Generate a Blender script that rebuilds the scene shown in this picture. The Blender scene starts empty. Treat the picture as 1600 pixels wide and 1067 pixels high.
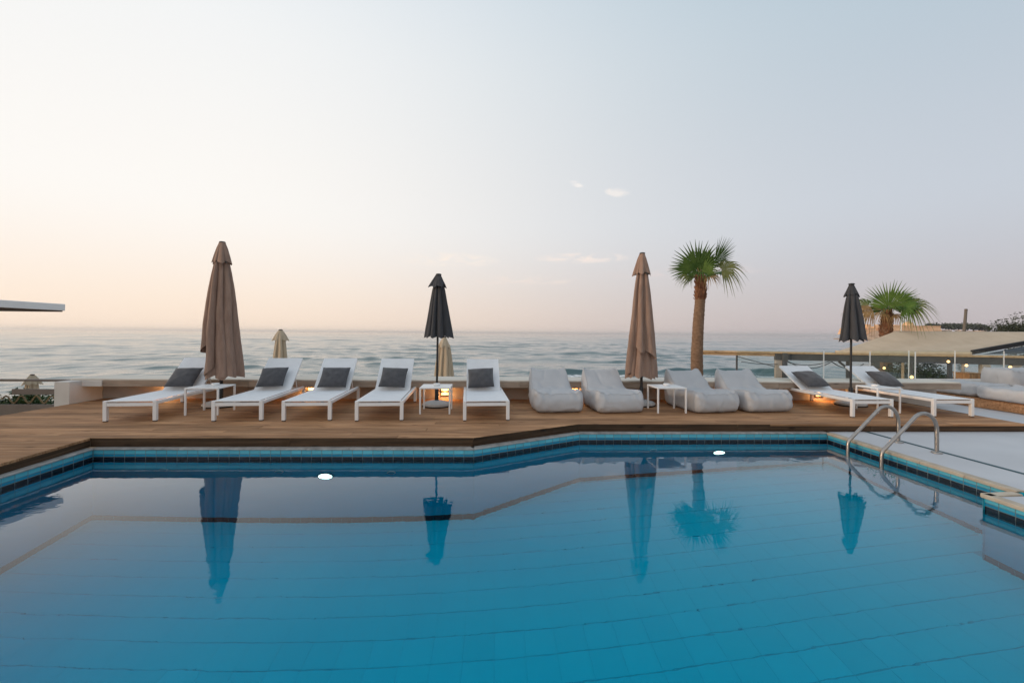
import bpy, bmesh, math, random
import numpy as np
from mathutils import Vector, Matrix, Euler, noise as mnoise
random.seed(7); rng = np.random.default_rng(7)
R = math.radians
scn = bpy.context.scene
col = scn.collection

# ------------------------------------------------------------------ camera
cam_d = bpy.data.cameras.new('camera'); cam = bpy.data.objects.new('camera', cam_d); col.objects.link(cam)
cam_d.sensor_width = 36.0; cam_d.lens = 36.0 * 660 / 1600
cam_d.shift_y = -12.9 / 1600
cam_d.clip_start = 0.05; cam_d.clip_end = 30000
cam.matrix_world = (Matrix.Translation((0, 0, 1.32)) @ Matrix.Rotation(R(-2.07), 4, 'Z')
                    @ Matrix.Rotation(R(90), 4, 'X') @ Matrix.Rotation(0.0083, 4, 'Z'))
scn.camera = cam

# ------------------------------------------------------------------ light, sky, exposure
SUN_AZ, SUN_EL = -98.0, 6.0            # azimuth clockwise from +Y (out to sea), low over the water on the left
S = Vector((math.sin(R(SUN_AZ)) * math.cos(R(SUN_EL)), math.cos(R(SUN_AZ)) * math.cos(R(SUN_EL)), math.sin(R(SUN_EL))))
world = bpy.data.worlds.new('World'); scn.world = world; world.use_nodes = True
wn, wl = world.node_tree.nodes, world.node_tree.links
wn.clear()

def nd(nodes, t, **kw):
    n = nodes.new(t)
    for k, v in kw.items():
        if k.startswith('_'): setattr(n, k[1:], v)
        else: n.inputs[k].default_value = v
    return n

def wmath(op, a, b=None, clamp=False):
    n = wn.new('ShaderNodeMath'); n.operation = op; n.use_clamp = clamp
    for i, v in enumerate((a, b)):
        if v is None: continue
        if isinstance(v, (int, float)): n.inputs[i].default_value = v
        else: wl.new(v, n.inputs[i])
    return n.outputs[0]

def build_sky():
    out = wn.new('ShaderNodeOutputWorld'); bg = wn.new('ShaderNodeBackground')
    wl.new(bg.outputs[0], out.inputs[0])
    tc = wn.new('ShaderNodeTexCoord')
    nrm = wn.new('ShaderNodeVectorMath'); nrm.operation = 'NORMALIZE'; wl.new(tc.outputs['Generated'], nrm.inputs[0])
    sep = wn.new('ShaderNodeSeparateXYZ'); wl.new(nrm.outputs[0], sep.inputs[0])
    sky = wn.new('ShaderNodeTexSky'); sky.sky_type = 'NISHITA'; sky.sun_disc = False
    sky.sun_elevation = R(SUN_EL); sky.sun_rotation = R(SUN_AZ)
    sky.air_density = 1.0; sky.dust_density = 1.5; sky.ozone_density = 2.0; sky.altitude = 0
    # thin veil of high haze: pale cream towards the sun, blue grey away from it, rosy grey along the horizon
    dot = wn.new('ShaderNodeVectorMath'); dot.operation = 'DOT_PRODUCT'
    wl.new(nrm.outputs[0], dot.inputs[0]); dot.inputs[1].default_value = S
    az = wn.new('ShaderNodeMapRange'); az.interpolation_type = 'SMOOTHSTEP'
    wl.new(dot.outputs['Value'], az.inputs[0]); az.inputs[1].default_value = -1.0; az.inputs[2].default_value = 0.50
    def band(away, near):
        m = wn.new('ShaderNodeMixRGB'); wl.new(az.outputs[0], m.inputs[0]); m.inputs[1].default_value = (*away, 1); m.inputs[2].default_value = (*near, 1); return m.outputs[0]
    lo = band((.52, .465, .49), (1.0, .81, .66)); mid = band((.56, .60, .665), (1.0, .96, .91)); zen = band((.33, .49, .60), (.86, .90, .93))
    def estep(z0, z1, a, b):
        e = wn.new('ShaderNodeMapRange'); e.interpolation_type = 'SMOOTHSTEP'; wl.new(sep.outputs[2], e.inputs[0]); e.inputs[1].default_value = z0; e.inputs[2].default_value = z1
        m = wn.new('ShaderNodeMixRGB'); wl.new(e.outputs[0], m.inputs[0]); wl.new(a, m.inputs[1]); wl.new(b, m.inputs[2]); return m
    top = band((.20, .34, .47), (.58, .68, .79))
    veil = estep(.50, 1.0, estep(.18, .80, estep(-.02, .26, lo, mid).outputs[0], zen).outputs[0], top)
    # clouds: two small wisps and faint streaks low over the sea
    cur = veil.outputs[0]
    mp = wn.new('ShaderNodeMapping'); wl.new(nrm.outputs[0], mp.inputs[0]); mp.inputs['Scale'].default_value = (10, 10, 34)
    nz = wn.new('ShaderNodeTexNoise'); wl.new(mp.outputs[0], nz.inputs[0]); nz.inputs['Scale'].default_value = 2.2; nz.inputs['Detail'].default_value = 6; nz.inputs['Distortion'].default_value = .6
    def blob(center, sx, sz, col_, amt, lo_, hi_, tilt=0.0):
        nonlocal cur
        c = Vector(center).normalized()
        right = Vector((c.y, -c.x, 0)).normalized(); up = right.cross(c)
        r2 = right * math.cos(tilt) + up * math.sin(tilt); u2 = up * math.cos(tilt) - right * math.sin(tilt)
        terms = []
        for ax, s in ((r2, sx), (u2, sz)):
            d = wn.new('ShaderNodeVectorMath'); d.operation = 'DOT_PRODUCT'; wl.new(nrm.outputs[0], d.inputs[0]); d.inputs[1].default_value = ax
            terms.append(wmath('POWER', wmath('ABSOLUTE', wmath('DIVIDE', d.outputs['Value'], s)), 2.0))
        fwd = wn.new('ShaderNodeVectorMath'); fwd.operation = 'DOT_PRODUCT'; wl.new(nrm.outputs[0], fwd.inputs[0]); fwd.inputs[1].default_value = c
        m = wmath('SUBTRACT', 1.0, wmath('ADD', terms[0], terms[1]), True)
        m = wmath('MULTIPLY', m, wmath('GREATER_THAN', fwd.outputs['Value'], 0.0))
        n = wn.new('ShaderNodeMapRange'); wl.new(nz.outputs[0], n.inputs[0]); n.inputs[1].default_value = lo_; n.inputs[2].default_value = hi_; n.interpolation_type = 'SMOOTHSTEP'
        f = wmath('MULTIPLY', wmath('MULTIPLY', m, n.outputs[0]), amt, True)
        mx = wn.new('ShaderNodeMixRGB'); wl.new(f, mx.inputs[0]); wl.new(cur, mx.inputs[1]); mx.inputs[2].default_value = col_
        cur = mx.outputs[0]
    blob((.285, 1, .338), .030, .011, (.88, .84, .81, 1), 1.7, .36, .60, -.18)
    blob((.187, 1, .356), .018, .0075, (.92, .88, .85, 1), 1.5, .38, .62, -.25)
    blob((-.12, 1, .172), .13, .018, (1.0, .88, .78, 1), .9, .38, .66)
    blob((.20, 1, .180), .12, .014, (.98, .84, .76, 1), .85, .38, .66)
    blob((.45, 1, .150), .20, .016, (.80, .68, .66, 1), .5, .38, .66)
    blob((.06, 1, .125), .16, .012, (.95, .80, .72, 1), .5, .40, .68)
    # physical sky underneath, the veil over it
    sk = wn.new('ShaderNodeMixRGB'); sk.blend_type = 'MULTIPLY'; sk.inputs[0].default_value = 1
    wl.new(sky.outputs[0], sk.inputs[1]); sk.inputs[2].default_value = (SKY_GAIN, SKY_GAIN, SKY_GAIN, 1)
    fin = wn.new('ShaderNodeMixRGB'); fin.inputs[0].default_value = VEIL
    wl.new(sk.outputs[0], fin.inputs[1]); wl.new(cur, fin.inputs[2])
    wl.new(fin.outputs[0], bg.inputs[0]); bg.inputs[1].default_value = 1.0
SKY_GAIN = 0.10; VEIL = 0.90
build_sky()

sd = bpy.data.lights.new('sun', 'SUN'); sun = bpy.data.objects.new('sun', sd); col.objects.link(sun)
sd.energy = 1.5; sd.angle = R(10); sd.color = (1.0, .72, .48)
sun.rotation_euler = S.to_track_quat('Z', 'Y').to_euler(); sun.location = (-40, 30, 20)

scn.view_settings.view_transform = 'Standard'; scn.view_settings.look = 'None'
scn.view_settings.exposure = 0.12; scn.view_settings.gamma = 1.0; scn.view_settings.use_curve_mapping = False
scn.render.engine = 'CYCLES'
cy = scn.cycles
cy.use_denoising = True; cy.caustics_refractive = True; cy.caustics_reflective = True
cy.max_bounces = 10; cy.transmission_bounces = 8; cy.glossy_bounces = 4; cy.diffuse_bounces = 4; cy.transparent_max_bounces = 12
cy.sample_clamp_indirect = 6.0

# ------------------------------------------------------------------ helpers
class MB:
    """collects boxes, tubes, lathes ... and links them as ONE mesh object"""
    def __init__(s): s.v = []; s.f = []; s.sm = []
    def add(s, vs, fs, smooth=False):
        o = len(s.v); s.v += [tuple(p) for p in vs]
        s.f += [tuple(i + o for i in f) for f in fs]; s.sm += [smooth] * len(fs); return s
    def box(s, x0, x1, y0, y1, z0, z1, M=None, bev=0.0):
        if bev > 0:
            bm = bmesh.new(); bmesh.ops.create_cube(bm, size=1.0)
            for v in bm.verts: v.co = Vector(((x0 + x1) / 2 + v.co.x * (x1 - x0), (y0 + y1) / 2 + v.co.y * (y1 - y0), (z0 + z1) / 2 + v.co.z * (z1 - z0)))
            bmesh.ops.bevel(bm, geom=bm.edges[:], offset=bev, segments=1, affect='EDGES')
            bm.verts.ensure_lookup_table(); bm.verts.index_update()
            vs = [v.co.copy() for v in bm.verts]; fs = [[v.index for v in f.verts] for f in bm.faces]; bm.free()
        else:
            vs = [Vector(p) for p in ((x0, y0, z0), (x1, y0, z0), (x1, y1, z0), (x0, y1, z0), (x0, y0, z1), (x1, y0, z1), (x1, y1, z1), (x0, y1, z1))]
            fs = [(0, 3, 2, 1), (4, 5, 6, 7), (0, 1, 5, 4), (1, 2, 6, 5), (2, 3, 7, 6), (3, 0, 4, 7)]
        if M is not None: vs = [M @ v for v in vs]
        return s.add(vs, fs)
    def bar(s, a, b, w, h, up=(0, 0, 1), bev=0.0):
        a, b = Vector(a), Vector(b); d = b - a; L = d.length; y = d.normalized(); up = Vector(up)
        x = y.cross(up).normalized(); z = x.cross(y)
        M = Matrix.Translation(a) @ Matrix((x, y, z)).transposed().to_4x4()
        return s.box(-w / 2, w / 2, 0, L, -h / 2, h / 2, M, bev)
    def tube(s, pts, r, n=10, cap=True):
        pts = [Vector(p) for p in pts]; rs = r if isinstance(r, (list, tuple)) else [r] * len(pts)
        t0 = (pts[1] - pts[0]).normalized(); ref = Vector((0, 0, 1)) if abs(t0.z) < .9 else Vector((1, 0, 0))
        nrm = t0.cross(ref).normalized(); vs = []
        for i, p in enumerate(pts):
            t = (pts[min(i + 1, len(pts) - 1)] - pts[max(i - 1, 0)]).normalized()
            nrm = (nrm - t * nrm.dot(t)).normalized(); b = t.cross(nrm)
            for k in range(n):
                a = 2 * math.pi * k / n; vs.append(p + (nrm * math.cos(a) + b * math.sin(a)) * rs[i])
        fs = []
        for i in range(len(pts) - 1):
            for k in range(n):
                k2 = (k + 1) % n; fs.append((i * n + k, i * n + k2, (i + 1) * n + k2, (i + 1) * n + k))
        s.add(vs, fs, True)
        if cap: s.add([vs[k] for k in range(n)], [tuple(reversed(range(n)))]); s.add(vs[-n:], [tuple(range(n))])
        return s
    def lathe(s, prof, n=32, c=(0, 0, 0), cap=True):
        vs = []; c = Vector(c)
        for (r, z) in prof:
            for k in range(n):
                a = 2 * math.pi * k / n; vs.append(c + Vector((r * math.cos(a), r * math.sin(a), z)))
        fs = []
        for i in range(len(prof) - 1):
            for k in range(n):
                k2 = (k + 1) % n; fs.append((i * n + k, i * n + k2, (i + 1) * n + k2, (i + 1) * n + k))
        s.add(vs, fs, True)
        if cap: s.add(vs[:n], [tuple(reversed(range(n)))]); s.add(vs[-n:], [tuple(range(n))])
        return s
    def mesh(s, name):
        me = bpy.data.meshes.new(name); me.from_pydata(s.v, [], s.f); me.update()
        me.polygons.foreach_set('use_smooth', s.sm); return me
    def build(s, name, mat, parent=None, loc=None, rot=None):
        return obj(name, s.mesh(name), mat, parent, loc, rot)

def obj(name, me, mat, parent=None, loc=None, rot=None):
    o = bpy.data.objects.new(name, me); col.objects.link(o)
    if mat is not None and len(me.materials) == 0: me.materials.append(MT[mat] if isinstance(mat, str) else mat)
    if parent is not None: o.parent = parent
    if loc is not None: o.location = loc
    if rot is not None: o.rotation_euler = rot
    return o
def tag(o, label=None, cat=None, group=None, kind=None):
    if label: o['label'] = label
    if cat: o['category'] = cat
    if group: o['group'] = group
    if kind: o['kind'] = kind
    return o
def empty(name, loc=(0, 0, 0), rz=0.0):
    o = bpy.data.objects.new(name, None); col.objects.link(o); o.location = loc; o.rotation_euler = (0, 0, rz)
    o.empty_display_size = .1; return o
def copy_tree(o, parent=None):
    c = o.copy(); col.objects.link(c); c.parent = parent
    for ch in list(o.children): copy_tree(ch, c)
    return c
def sstep(a, b, x):
    t = np.clip((x - a) / (b - a), 0, 1); return t * t * (3 - 2 * t)

# ------------------------------------------------------------------ materials
MT = {}
def newmat(name):
    m = bpy.data.materials.new(name); m.use_nodes = True; MT[name] = m
    return m, m.node_tree.nodes, m.node_tree.links, m.node_tree.nodes['Principled BSDF']
def ramp(n, stops):
    r = n.new('ShaderNodeValToRGB'); e = r.color_ramp.elements
    e[0].position, e[0].color = stops[0][0], (*stops[0][1], 1); e[1].position, e[1].color = stops[-1][0], (*stops[-1][1], 1)
    for p, c in stops[1:-1]: k = e.new(p); k.color = (*c, 1)
    return r
def simple(name, c1, c2, rough=.6, scale=6.0, stretch=(1, 1, 1), bump=.15, bscale=60.0, spec=.4, metal=0.0, detail=6, rand=0.0, sheen=0.0, bstretch=(1, 1, 1), bdist=.004, trans=0.0):
    m, n, l, b = newmat(name)
    tc = n.new('ShaderNodeTexCoord'); oi = n.new('ShaderNodeObjectInfo')
    off = n.new('ShaderNodeVectorMath'); off.operation = 'MULTIPLY_ADD'
    cmb = n.new('ShaderNodeCombineXYZ')
    for i in range(3): l.new(oi.outputs['Random'], cmb.inputs[i])
    l.new(cmb.outputs[0], off.inputs[0]); off.inputs[1].default_value = (17.3, 31.1, 11.7); l.new(tc.outputs['Object'], off.inputs[2])
    mp = n.new('ShaderNodeMapping'); l.new(off.outputs[0], mp.inputs[0]); mp.inputs['Scale'].default_value = stretch
    nz = n.new('ShaderNodeTexNoise'); l.new(mp.outputs[0], nz.inputs[0]); nz.inputs['Scale'].default_value = scale; nz.inputs['Detail'].default_value = detail
    rp = ramp(n, [(.3, c1), (.7, c2)]); l.new(nz.outputs[0], rp.inputs[0])
    last = rp.outputs[0]
    if rand > 0:
        mr = n.new('ShaderNodeMapRange'); l.new(oi.outputs['Random'], mr.inputs[0]); mr.inputs[3].default_value = 1 - rand; mr.inputs[4].default_value = 1 + rand
        hs = n.new('ShaderNodeHueSaturation'); l.new(last, hs.inputs['Color']); l.new(mr.outputs[0], hs.inputs['Value']); last = hs.outputs[0]
    l.new(last, b.inputs['Base Color'])
    b.inputs['Roughness'].default_value = rough; b.inputs['Specular IOR Level'].default_value = spec; b.inputs['Metallic'].default_value = metal
    if sheen: b.inputs['Sheen Weight'].default_value = sheen
    if trans: b.inputs['Subsurface Weight'].default_value = 0
    if bump > 0:
        mp2 = n.new('ShaderNodeMapping'); l.new(off.outputs[0], mp2.inputs[0]); mp2.inputs['Scale'].default_value = bstretch
        nb = n.new('ShaderNodeTexNoise'); l.new(mp2.outputs[0], nb.inputs[0]); nb.inputs['Scale'].default_value = bscale; nb.inputs['Detail'].default_value = 4
        bp = n.new('ShaderNodeBump'); l.new(nb.outputs[0], bp.inputs['Height']); bp.inputs['Strength'].default_value = bump; bp.inputs['Distance'].default_value = bdist
        l.new(bp.outputs[0], b.inputs['Normal'])
    return m
def wood(name, dark, mid, light, rough=.6, knots=True, along=0, rand=.22):
    m, n, l, b = newmat(name)
    tc = n.new('ShaderNodeTexCoord'); oi = n.new('ShaderNodeObjectInfo'); cmb = n.new('ShaderNodeCombineXYZ')
    for i in range(3): l.new(oi.outputs['Random'], cmb.inputs[i])
    off = n.new('ShaderNodeVectorMath'); off.operation = 'MULTIPLY_ADD'
    l.new(cmb.outputs[0], off.inputs[0]); off.inputs[1].default_value = (37.3, 21.1, 51.7); l.new(tc.outputs['Object'], off.inputs[2])
    st = [14.0, 14.0, 14.0]; st[along] = .55
    mp = n.new('ShaderNodeMapping'); l.new(off.outputs[0], mp.inputs[0]); mp.inputs['Scale'].default_value = st
    nz = n.new('ShaderNodeTexNoise'); l.new(mp.outputs[0], nz.inputs[0]); nz.inputs['Scale'].default_value = 2.2; nz.inputs['Detail'].default_value = 8; nz.inputs['Distortion'].default_value = .8
    rp = ramp(n, [(.28, dark), (.5, mid), (.75, light)]); l.new(nz.outputs[0], rp.inputs[0])
    # weathering blotches
    n2 = n.new('ShaderNodeTexNoise'); l.new(off.outputs[0], n2.inputs[0]); n2.inputs['Scale'].default_value = 1.7; n2.inputs['Detail'].default_value = 5
    mr2 = n.new('ShaderNodeMapRange'); l.new(n2.outputs[0], mr2.inputs[0]); mr2.inputs[1].default_value = .3; mr2.inputs[2].default_value = .7; mr2.inputs[3].default_value = .78; mr2.inputs[4].default_value = 1.18
    mr = n.new('ShaderNodeMapRange'); l.new(oi.outputs['Random'], mr.inputs[0]); mr.inputs[3].default_value = 1 - rand; mr.inputs[4].default_value = 1 + rand
    mu = n.new('ShaderNodeMath'); mu.operation = 'MULTIPLY'; l.new(mr.outputs[0], mu.inputs[0]); l.new(mr2.outputs[0], mu.inputs[1])
    hs = n.new('ShaderNodeHueSaturation'); l.new(rp.outputs[0], hs.inputs['Color']); l.new(mu.outputs[0], hs.inputs['Value'])
    last = hs.outputs[0]
    if knots:
        st2 = [9.0, 9.0, 9.0]; st2[along] = 2.4
        mp3 = n.new('ShaderNodeMapping'); l.new(off.outputs[0], mp3.inputs[0]); mp3.inputs['Scale'].default_value = st2
        vo = n.new('ShaderNodeTexVoronoi'); l.new(mp3.outputs[0], vo.inputs[0]); vo.inputs['Scale'].default_value = .9
        mk = n.new('ShaderNodeMapRange'); l.new(vo.outputs['Distance'], mk.inputs[0]); mk.inputs[1].default_value = .06; mk.inputs[2].default_value = .17; mk.inputs[3].default_value = .75; mk.inputs[4].default_value = 0
        mx = n.new('ShaderNodeMixRGB'); l.new(mk.outputs[0], mx.inputs[0]); l.new(last, mx.inputs[1]); mx.inputs[2].default_value = (dark[0] * .3, dark[1] * .25, dark[2] * .25, 1); last = mx.outputs[0]
    l.new(last, b.inputs['Base Color']); b.inputs['Roughness'].default_value = rough; b.inputs['Specular IOR Level'].default_value = .18
    bp = n.new('ShaderNodeBump'); l.new(nz.outputs[0], bp.inputs['Height']); bp.inputs['Strength'].default_value = .25; bp.inputs['Distance'].default_value = .004; l.new(bp.outputs[0], b.inputs['Normal'])
    return m
def emit(name, c, s):
    m, n, l, b = newmat(name); b.inputs['Base Color'].default_value = (*c, 1); b.inputs['Emission Color'].default_value = (*c, 1); b.inputs['Emission Strength'].default_value = s
def water(name, scale1, str1, dist, rough=0.0):
    m, n, l, b = newmat(name)
    out = n['Material Output']; n.remove(b)
    rf = n.new('ShaderNodeBsdfRefraction'); rf.inputs['IOR'].default_value = 1.333; rf.inputs['Roughness'].default_value = rough
    gs = n.new('ShaderNodeBsdfGlossy'); gs.inputs['Roughness'].default_value = rough; fr = n.new('ShaderNodeFresnel'); fr.inputs[0].default_value = 1.333
    fm = n.new('ShaderNodeMapRange'); l.new(fr.outputs[0], fm.inputs[0]); fm.inputs[1].default_value = .022; fm.inputs[2].default_value = .42
    pw = n.new('ShaderNodeMath'); pw.operation = 'POWER'; l.new(fm.outputs[0], pw.inputs[0]); pw.inputs[1].default_value = 1.35
    mxs = n.new('ShaderNodeMixShader'); l.new(pw.outputs[0], mxs.inputs[0]); l.new(rf.outputs[0], mxs.inputs[1]); l.new(gs.outputs[0], mxs.inputs[2]); l.new(mxs.outputs[0], out.inputs[0])
    va = n.new('ShaderNodeVolumeAbsorption'); va.inputs['Color'].default_value = (.20, .950, .980, 1); va.inputs['Density'].default_value = 1.0; l.new(va.outputs[0], out.inputs['Volume'])
    tc = n.new('ShaderNodeTexCoord')
    mp = n.new('ShaderNodeMapping'); l.new(tc.outputs['Object'], mp.inputs[0]); mp.inputs['Scale'].default_value = (1, 1.6, 1)
    n1 = n.new('ShaderNodeTexNoise'); l.new(mp.outputs[0], n1.inputs[0]); n1.inputs['Scale'].default_value = scale1; n1.inputs['Detail'].default_value = 3; n1.inputs['Distortion'].default_value = .4
    n2 = n.new('ShaderNodeTexNoise'); l.new(tc.outputs['Object'], n2.inputs[0]); n2.inputs['Scale'].default_value = .45; n2.inputs['Detail'].default_value = 2
    mr = n.new('ShaderNodeMapRange'); l.new(n2.outputs[0], mr.inputs[0]); mr.inputs[1].default_value = .38; mr.inputs[2].default_value = .68; mr.inputs[3].default_value = .25; mr.inputs[4].default_value = 1.0
    mu = n.new('ShaderNodeMath'); mu.operation = 'MULTIPLY'; l.new(n1.outputs[0], mu.inputs[0]); l.new(mr.outputs[0], mu.inputs[1])
    bp = n.new('ShaderNodeBump'); l.new(mu.outputs[0], bp.inputs['Height']); bp.inputs['Strength'].default_value = str1; bp.inputs['Distance'].default_value = dist; [l.new(bp.outputs[0], q.inputs['Normal']) for q in (rf, gs, fr)]
def glass(name):
    m, n, l, b = newmat(name)
    out = n['Material Output']; tr = n.new('ShaderNodeBsdfTransparent'); gl = n.new('ShaderNodeBsdfGlossy'); gl.inputs['Roughness'].default_value = .02
    tr.inputs[0].default_value = (.94, .97, .96, 1); fr = n.new('ShaderNodeFresnel'); geo = n.new('ShaderNodeNewGeometry'); io = n.new('ShaderNodeMapRange'); l.new(geo.outputs['Backfacing'], io.inputs[0]); io.inputs[3].default_value = 1.5; io.inputs[4].default_value = 1 / 1.5; l.new(io.outputs[0], fr.inputs[0]); mx = n.new('ShaderNodeMixShader')
    l.new(fr.outputs[0], mx.inputs[0]); l.new(tr.outputs[0], mx.inputs[1]); l.new(gl.outputs[0], mx.inputs[2]); l.new(mx.outputs[0], out.inputs[0])

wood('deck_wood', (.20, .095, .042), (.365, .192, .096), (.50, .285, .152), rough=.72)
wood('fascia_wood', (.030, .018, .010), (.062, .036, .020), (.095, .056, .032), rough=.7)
wood('pale_wood', (.38, .24, .13), (.52, .36, .21), (.62, .46, .29), rough=.6, knots=True, rand=.1)
wood('apron_wood', (.27, .20, .155), (.36, .285, .225), (.43, .345, .28), rough=.75, rand=.07)
wood('stool_wood', (.18, .08, .03), (.34, .16, .06), (.45, .24, .10), rough=.5, along=2)
simple('substructure', (.02, .015, .012), (.035, .025, .02), rough=.9)
simple('plaster', (.60, .56, .52), (.68, .64, .60), rough=.85, scale=3, bump=.2, bscale=40)
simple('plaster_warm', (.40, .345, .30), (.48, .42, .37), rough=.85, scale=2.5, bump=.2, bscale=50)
simple('slab_top', (.62, .56, .48), (.70, .64, .56), rough=.8, scale=2, bump=.2, bscale=30)
simple('paving', (.50, .50, .515), (.57, .57, .585), rough=.6, scale=1.3, bump=.2, bscale=25)
simple('white_metal', (.74, .73, .72), (.80, .79, .78), rough=.4, scale=3, bump=.0, spec=.5)
simple('sling', (.72, .725, .74), (.78, .785, .80), rough=.75, scale=8, bump=.4, bscale=400, bdist=.001)
simple('pillow_grey', (.050, .050, .056), (.078, .078, .085), rough=.95, scale=14, bump=.5, bscale=300, sheen=.3, bdist=.002)
simple('pillow_piping', (.035, .035, .04), (.05, .05, .055), rough=.9, bump=0)
simple('bag_fabric', (.43, .43, .44), (.475, .475, .485), rough=.9, scale=3, bump=.35, bscale=14, bdist=.008, rand=.04)
simple('bag_seam', (.40, .40, .41), (.46, .46, .47), rough=.9, bump=0)
simple('taupe_fabric', (.235, .150, .112), (.315, .208, .158), rough=.9, scale=7, bump=.4, bscale=120, bdist=.004, stretch=(3, 3, .5))
simple('charcoal_fabric', (.036, .037, .042), (.055, .055, .060), rough=.85, scale=7, bump=.4, bscale=120, stretch=(3, 3, .5))
simple('beige_fabric', (.42, .335, .235), (.52, .425, .31), rough=.9, scale=5, bump=.3, bscale=60, stretch=(3, 3, .5))
simple('dark_metal', (.012, .012, .013), (.02, .02, .022), rough=.45, bump=0)
simple('base_stone', (.42, .405, .39), (.52, .50, .485), rough=.85, scale=12, bump=.4, bscale=60)
simple('rubber', (.012, .012, .012), (.02, .02, .02), rough=.8, bump=0)
simple('ceramic', (.74, .74, .74), (.8, .8, .8), rough=.25, bump=0)
simple('steel', (.33, .30, .275), (.42, .385, .355), rough=.3, metal=1.0, scale=20, bump=.05, bscale=60)
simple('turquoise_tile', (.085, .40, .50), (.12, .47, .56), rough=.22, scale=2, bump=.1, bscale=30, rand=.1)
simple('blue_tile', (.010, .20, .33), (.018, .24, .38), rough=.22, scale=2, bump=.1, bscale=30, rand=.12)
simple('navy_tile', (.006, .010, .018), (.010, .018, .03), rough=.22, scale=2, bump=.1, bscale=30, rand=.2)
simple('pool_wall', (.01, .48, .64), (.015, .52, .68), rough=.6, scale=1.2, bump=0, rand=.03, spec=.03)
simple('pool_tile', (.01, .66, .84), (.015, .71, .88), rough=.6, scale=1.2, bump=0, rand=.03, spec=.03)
simple('pool_grout', (.01, .45, .60), (.015, .50, .65), rough=.8, scale=3, bump=0, spec=.03)
simple('coping_marble', (.22, .205, .19), (.40, .375, .35), rough=.5, scale=9, bump=.3, bscale=50, rand=.08)
simple('coping_sand', (.40, .32, .235), (.52, .44, .34), rough=.6, scale=9, bump=.4, bscale=60, rand=.08)
simple('grout_pale', (.11, .15, .155), (.16, .20, .20), rough=.9, bump=0)
simple('channel', (.015, .055, .07), (.025, .08, .095), rough=.6, bump=.2)
simple('bar_grey', (.055, .058, .064), (.08, .083, .09), rough=.7, scale=4, bump=.2)
simple('bar_pale', (.36, .31, .27), (.44, .385, .335), rough=.75, scale=4, bump=.2)
simple('awning', (.52, .40, .28), (.60, .475, .345), rough=.9, scale=2, bump=.3, bscale=14, bdist=.01)
simple('valance_cloth', (.60, .47, .33), (.68, .55, .40), rough=.9, bump=.2)
simple('black_board', (.012, .011, .011), (.02, .018, .018), rough=.7, bump=0)
simple('slate_board', (.05, .062, .075), (.065, .08, .095), rough=.6, bump=.1)
simple('brown_ceiling', (.06, .032, .02), (.09, .05, .03), rough=.7, bump=.1)
simple('rail_grey', (.15, .13, .125), (.20, .175, .165), rough=.6, bump=.1)
simple('rope', (.24, .17, .09), (.34, .25, .15), rough=.95, scale=40, bump=.6, bscale=90)
simple('cable', (.01, .01, .01), (.016, .016, .016), rough=.6, bump=0)
simple('leaf_green', (.040, .085, .022), (.075, .13, .036), rough=.5, scale=4, bump=.1, rand=.25)
simple('palm_leaf', (.040, .090, .014), (.090, .155, .028), rough=.65, spec=.25, scale=5, bump=.1, rand=.25)
simple('palm_dry', (.17, .10, .04), (.30, .19, .08), rough=.8, scale=5, bump=.1, rand=.25)
simple('palm_olive', (.075, .095, .022), (.13, .14, .035), rough=.6, scale=5, bump=.1, rand=.25)
simple('petiole', (.10, .095, .03), (.18, .14, .05), rough=.6, bump=0)
simple('trunk', (.14, .082, .050), (.28, .175, .112), rough=.95, scale=5, stretch=(3, 3, 9), bump=.9, bscale=22, bdist=.02, bstretch=(1, 1, 3.5))
simple('boots', (.10, .038, .018), (.27, .125, .065), rough=.9, scale=9, bump=.8, bscale=40, bdist=.01)
simple('sand', (.36, .29, .21), (.46, .38, .28), rough=.95, scale=1.5, bump=.5, bscale=12, bdist=.02)
simple('fort_stone', (.66, .38, .20), (.85, .55, .33), rough=.95, scale=.12, detail=10, bump=.6, bscale=.5, bdist=.6, stretch=(1, 1, 3))
simple('hill_rock', (.30, .18, .11), (.68, .43, .27), rough=.95, scale=.09, detail=10, bump=.8, bscale=.3, bdist=1.0)
simple('hill_scrub', (.05, .05, .022), (.13, .115, .06), rough=.95, scale=.12, detail=8, bump=.5, bscale=.3, bdist=1.0)
simple('far_tree', (.035, .042, .024), (.07, .08, .045), rough=.95, scale=.3, bump=.5, bscale=.6, bdist=1.0)
simple('white_house', (.42, .38, .34), (.5, .46, .41), rough=.9, bump=0)
simple('canopy_grey', (.80, .80, .80), (.84, .84, .84), rough=.7, bump=.05)
simple('white_cloth', (.62, .60, .58), (.7, .68, .66), rough=.9, bump=.2)
simple('pole_wood', (.12, .10, .085), (.20, .17, .14), rough=.9, bump=.2)
emit('warm_lamp', (1.0, .52, .17), 2.6); emit('bulb_lit', (1.0, .60, .24), 2.8); emit('pool_lamp', (1.0, .97, .90), 6.0)
water('pool_water', 3.6, .07, .03); glass('clear_glass')

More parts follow.
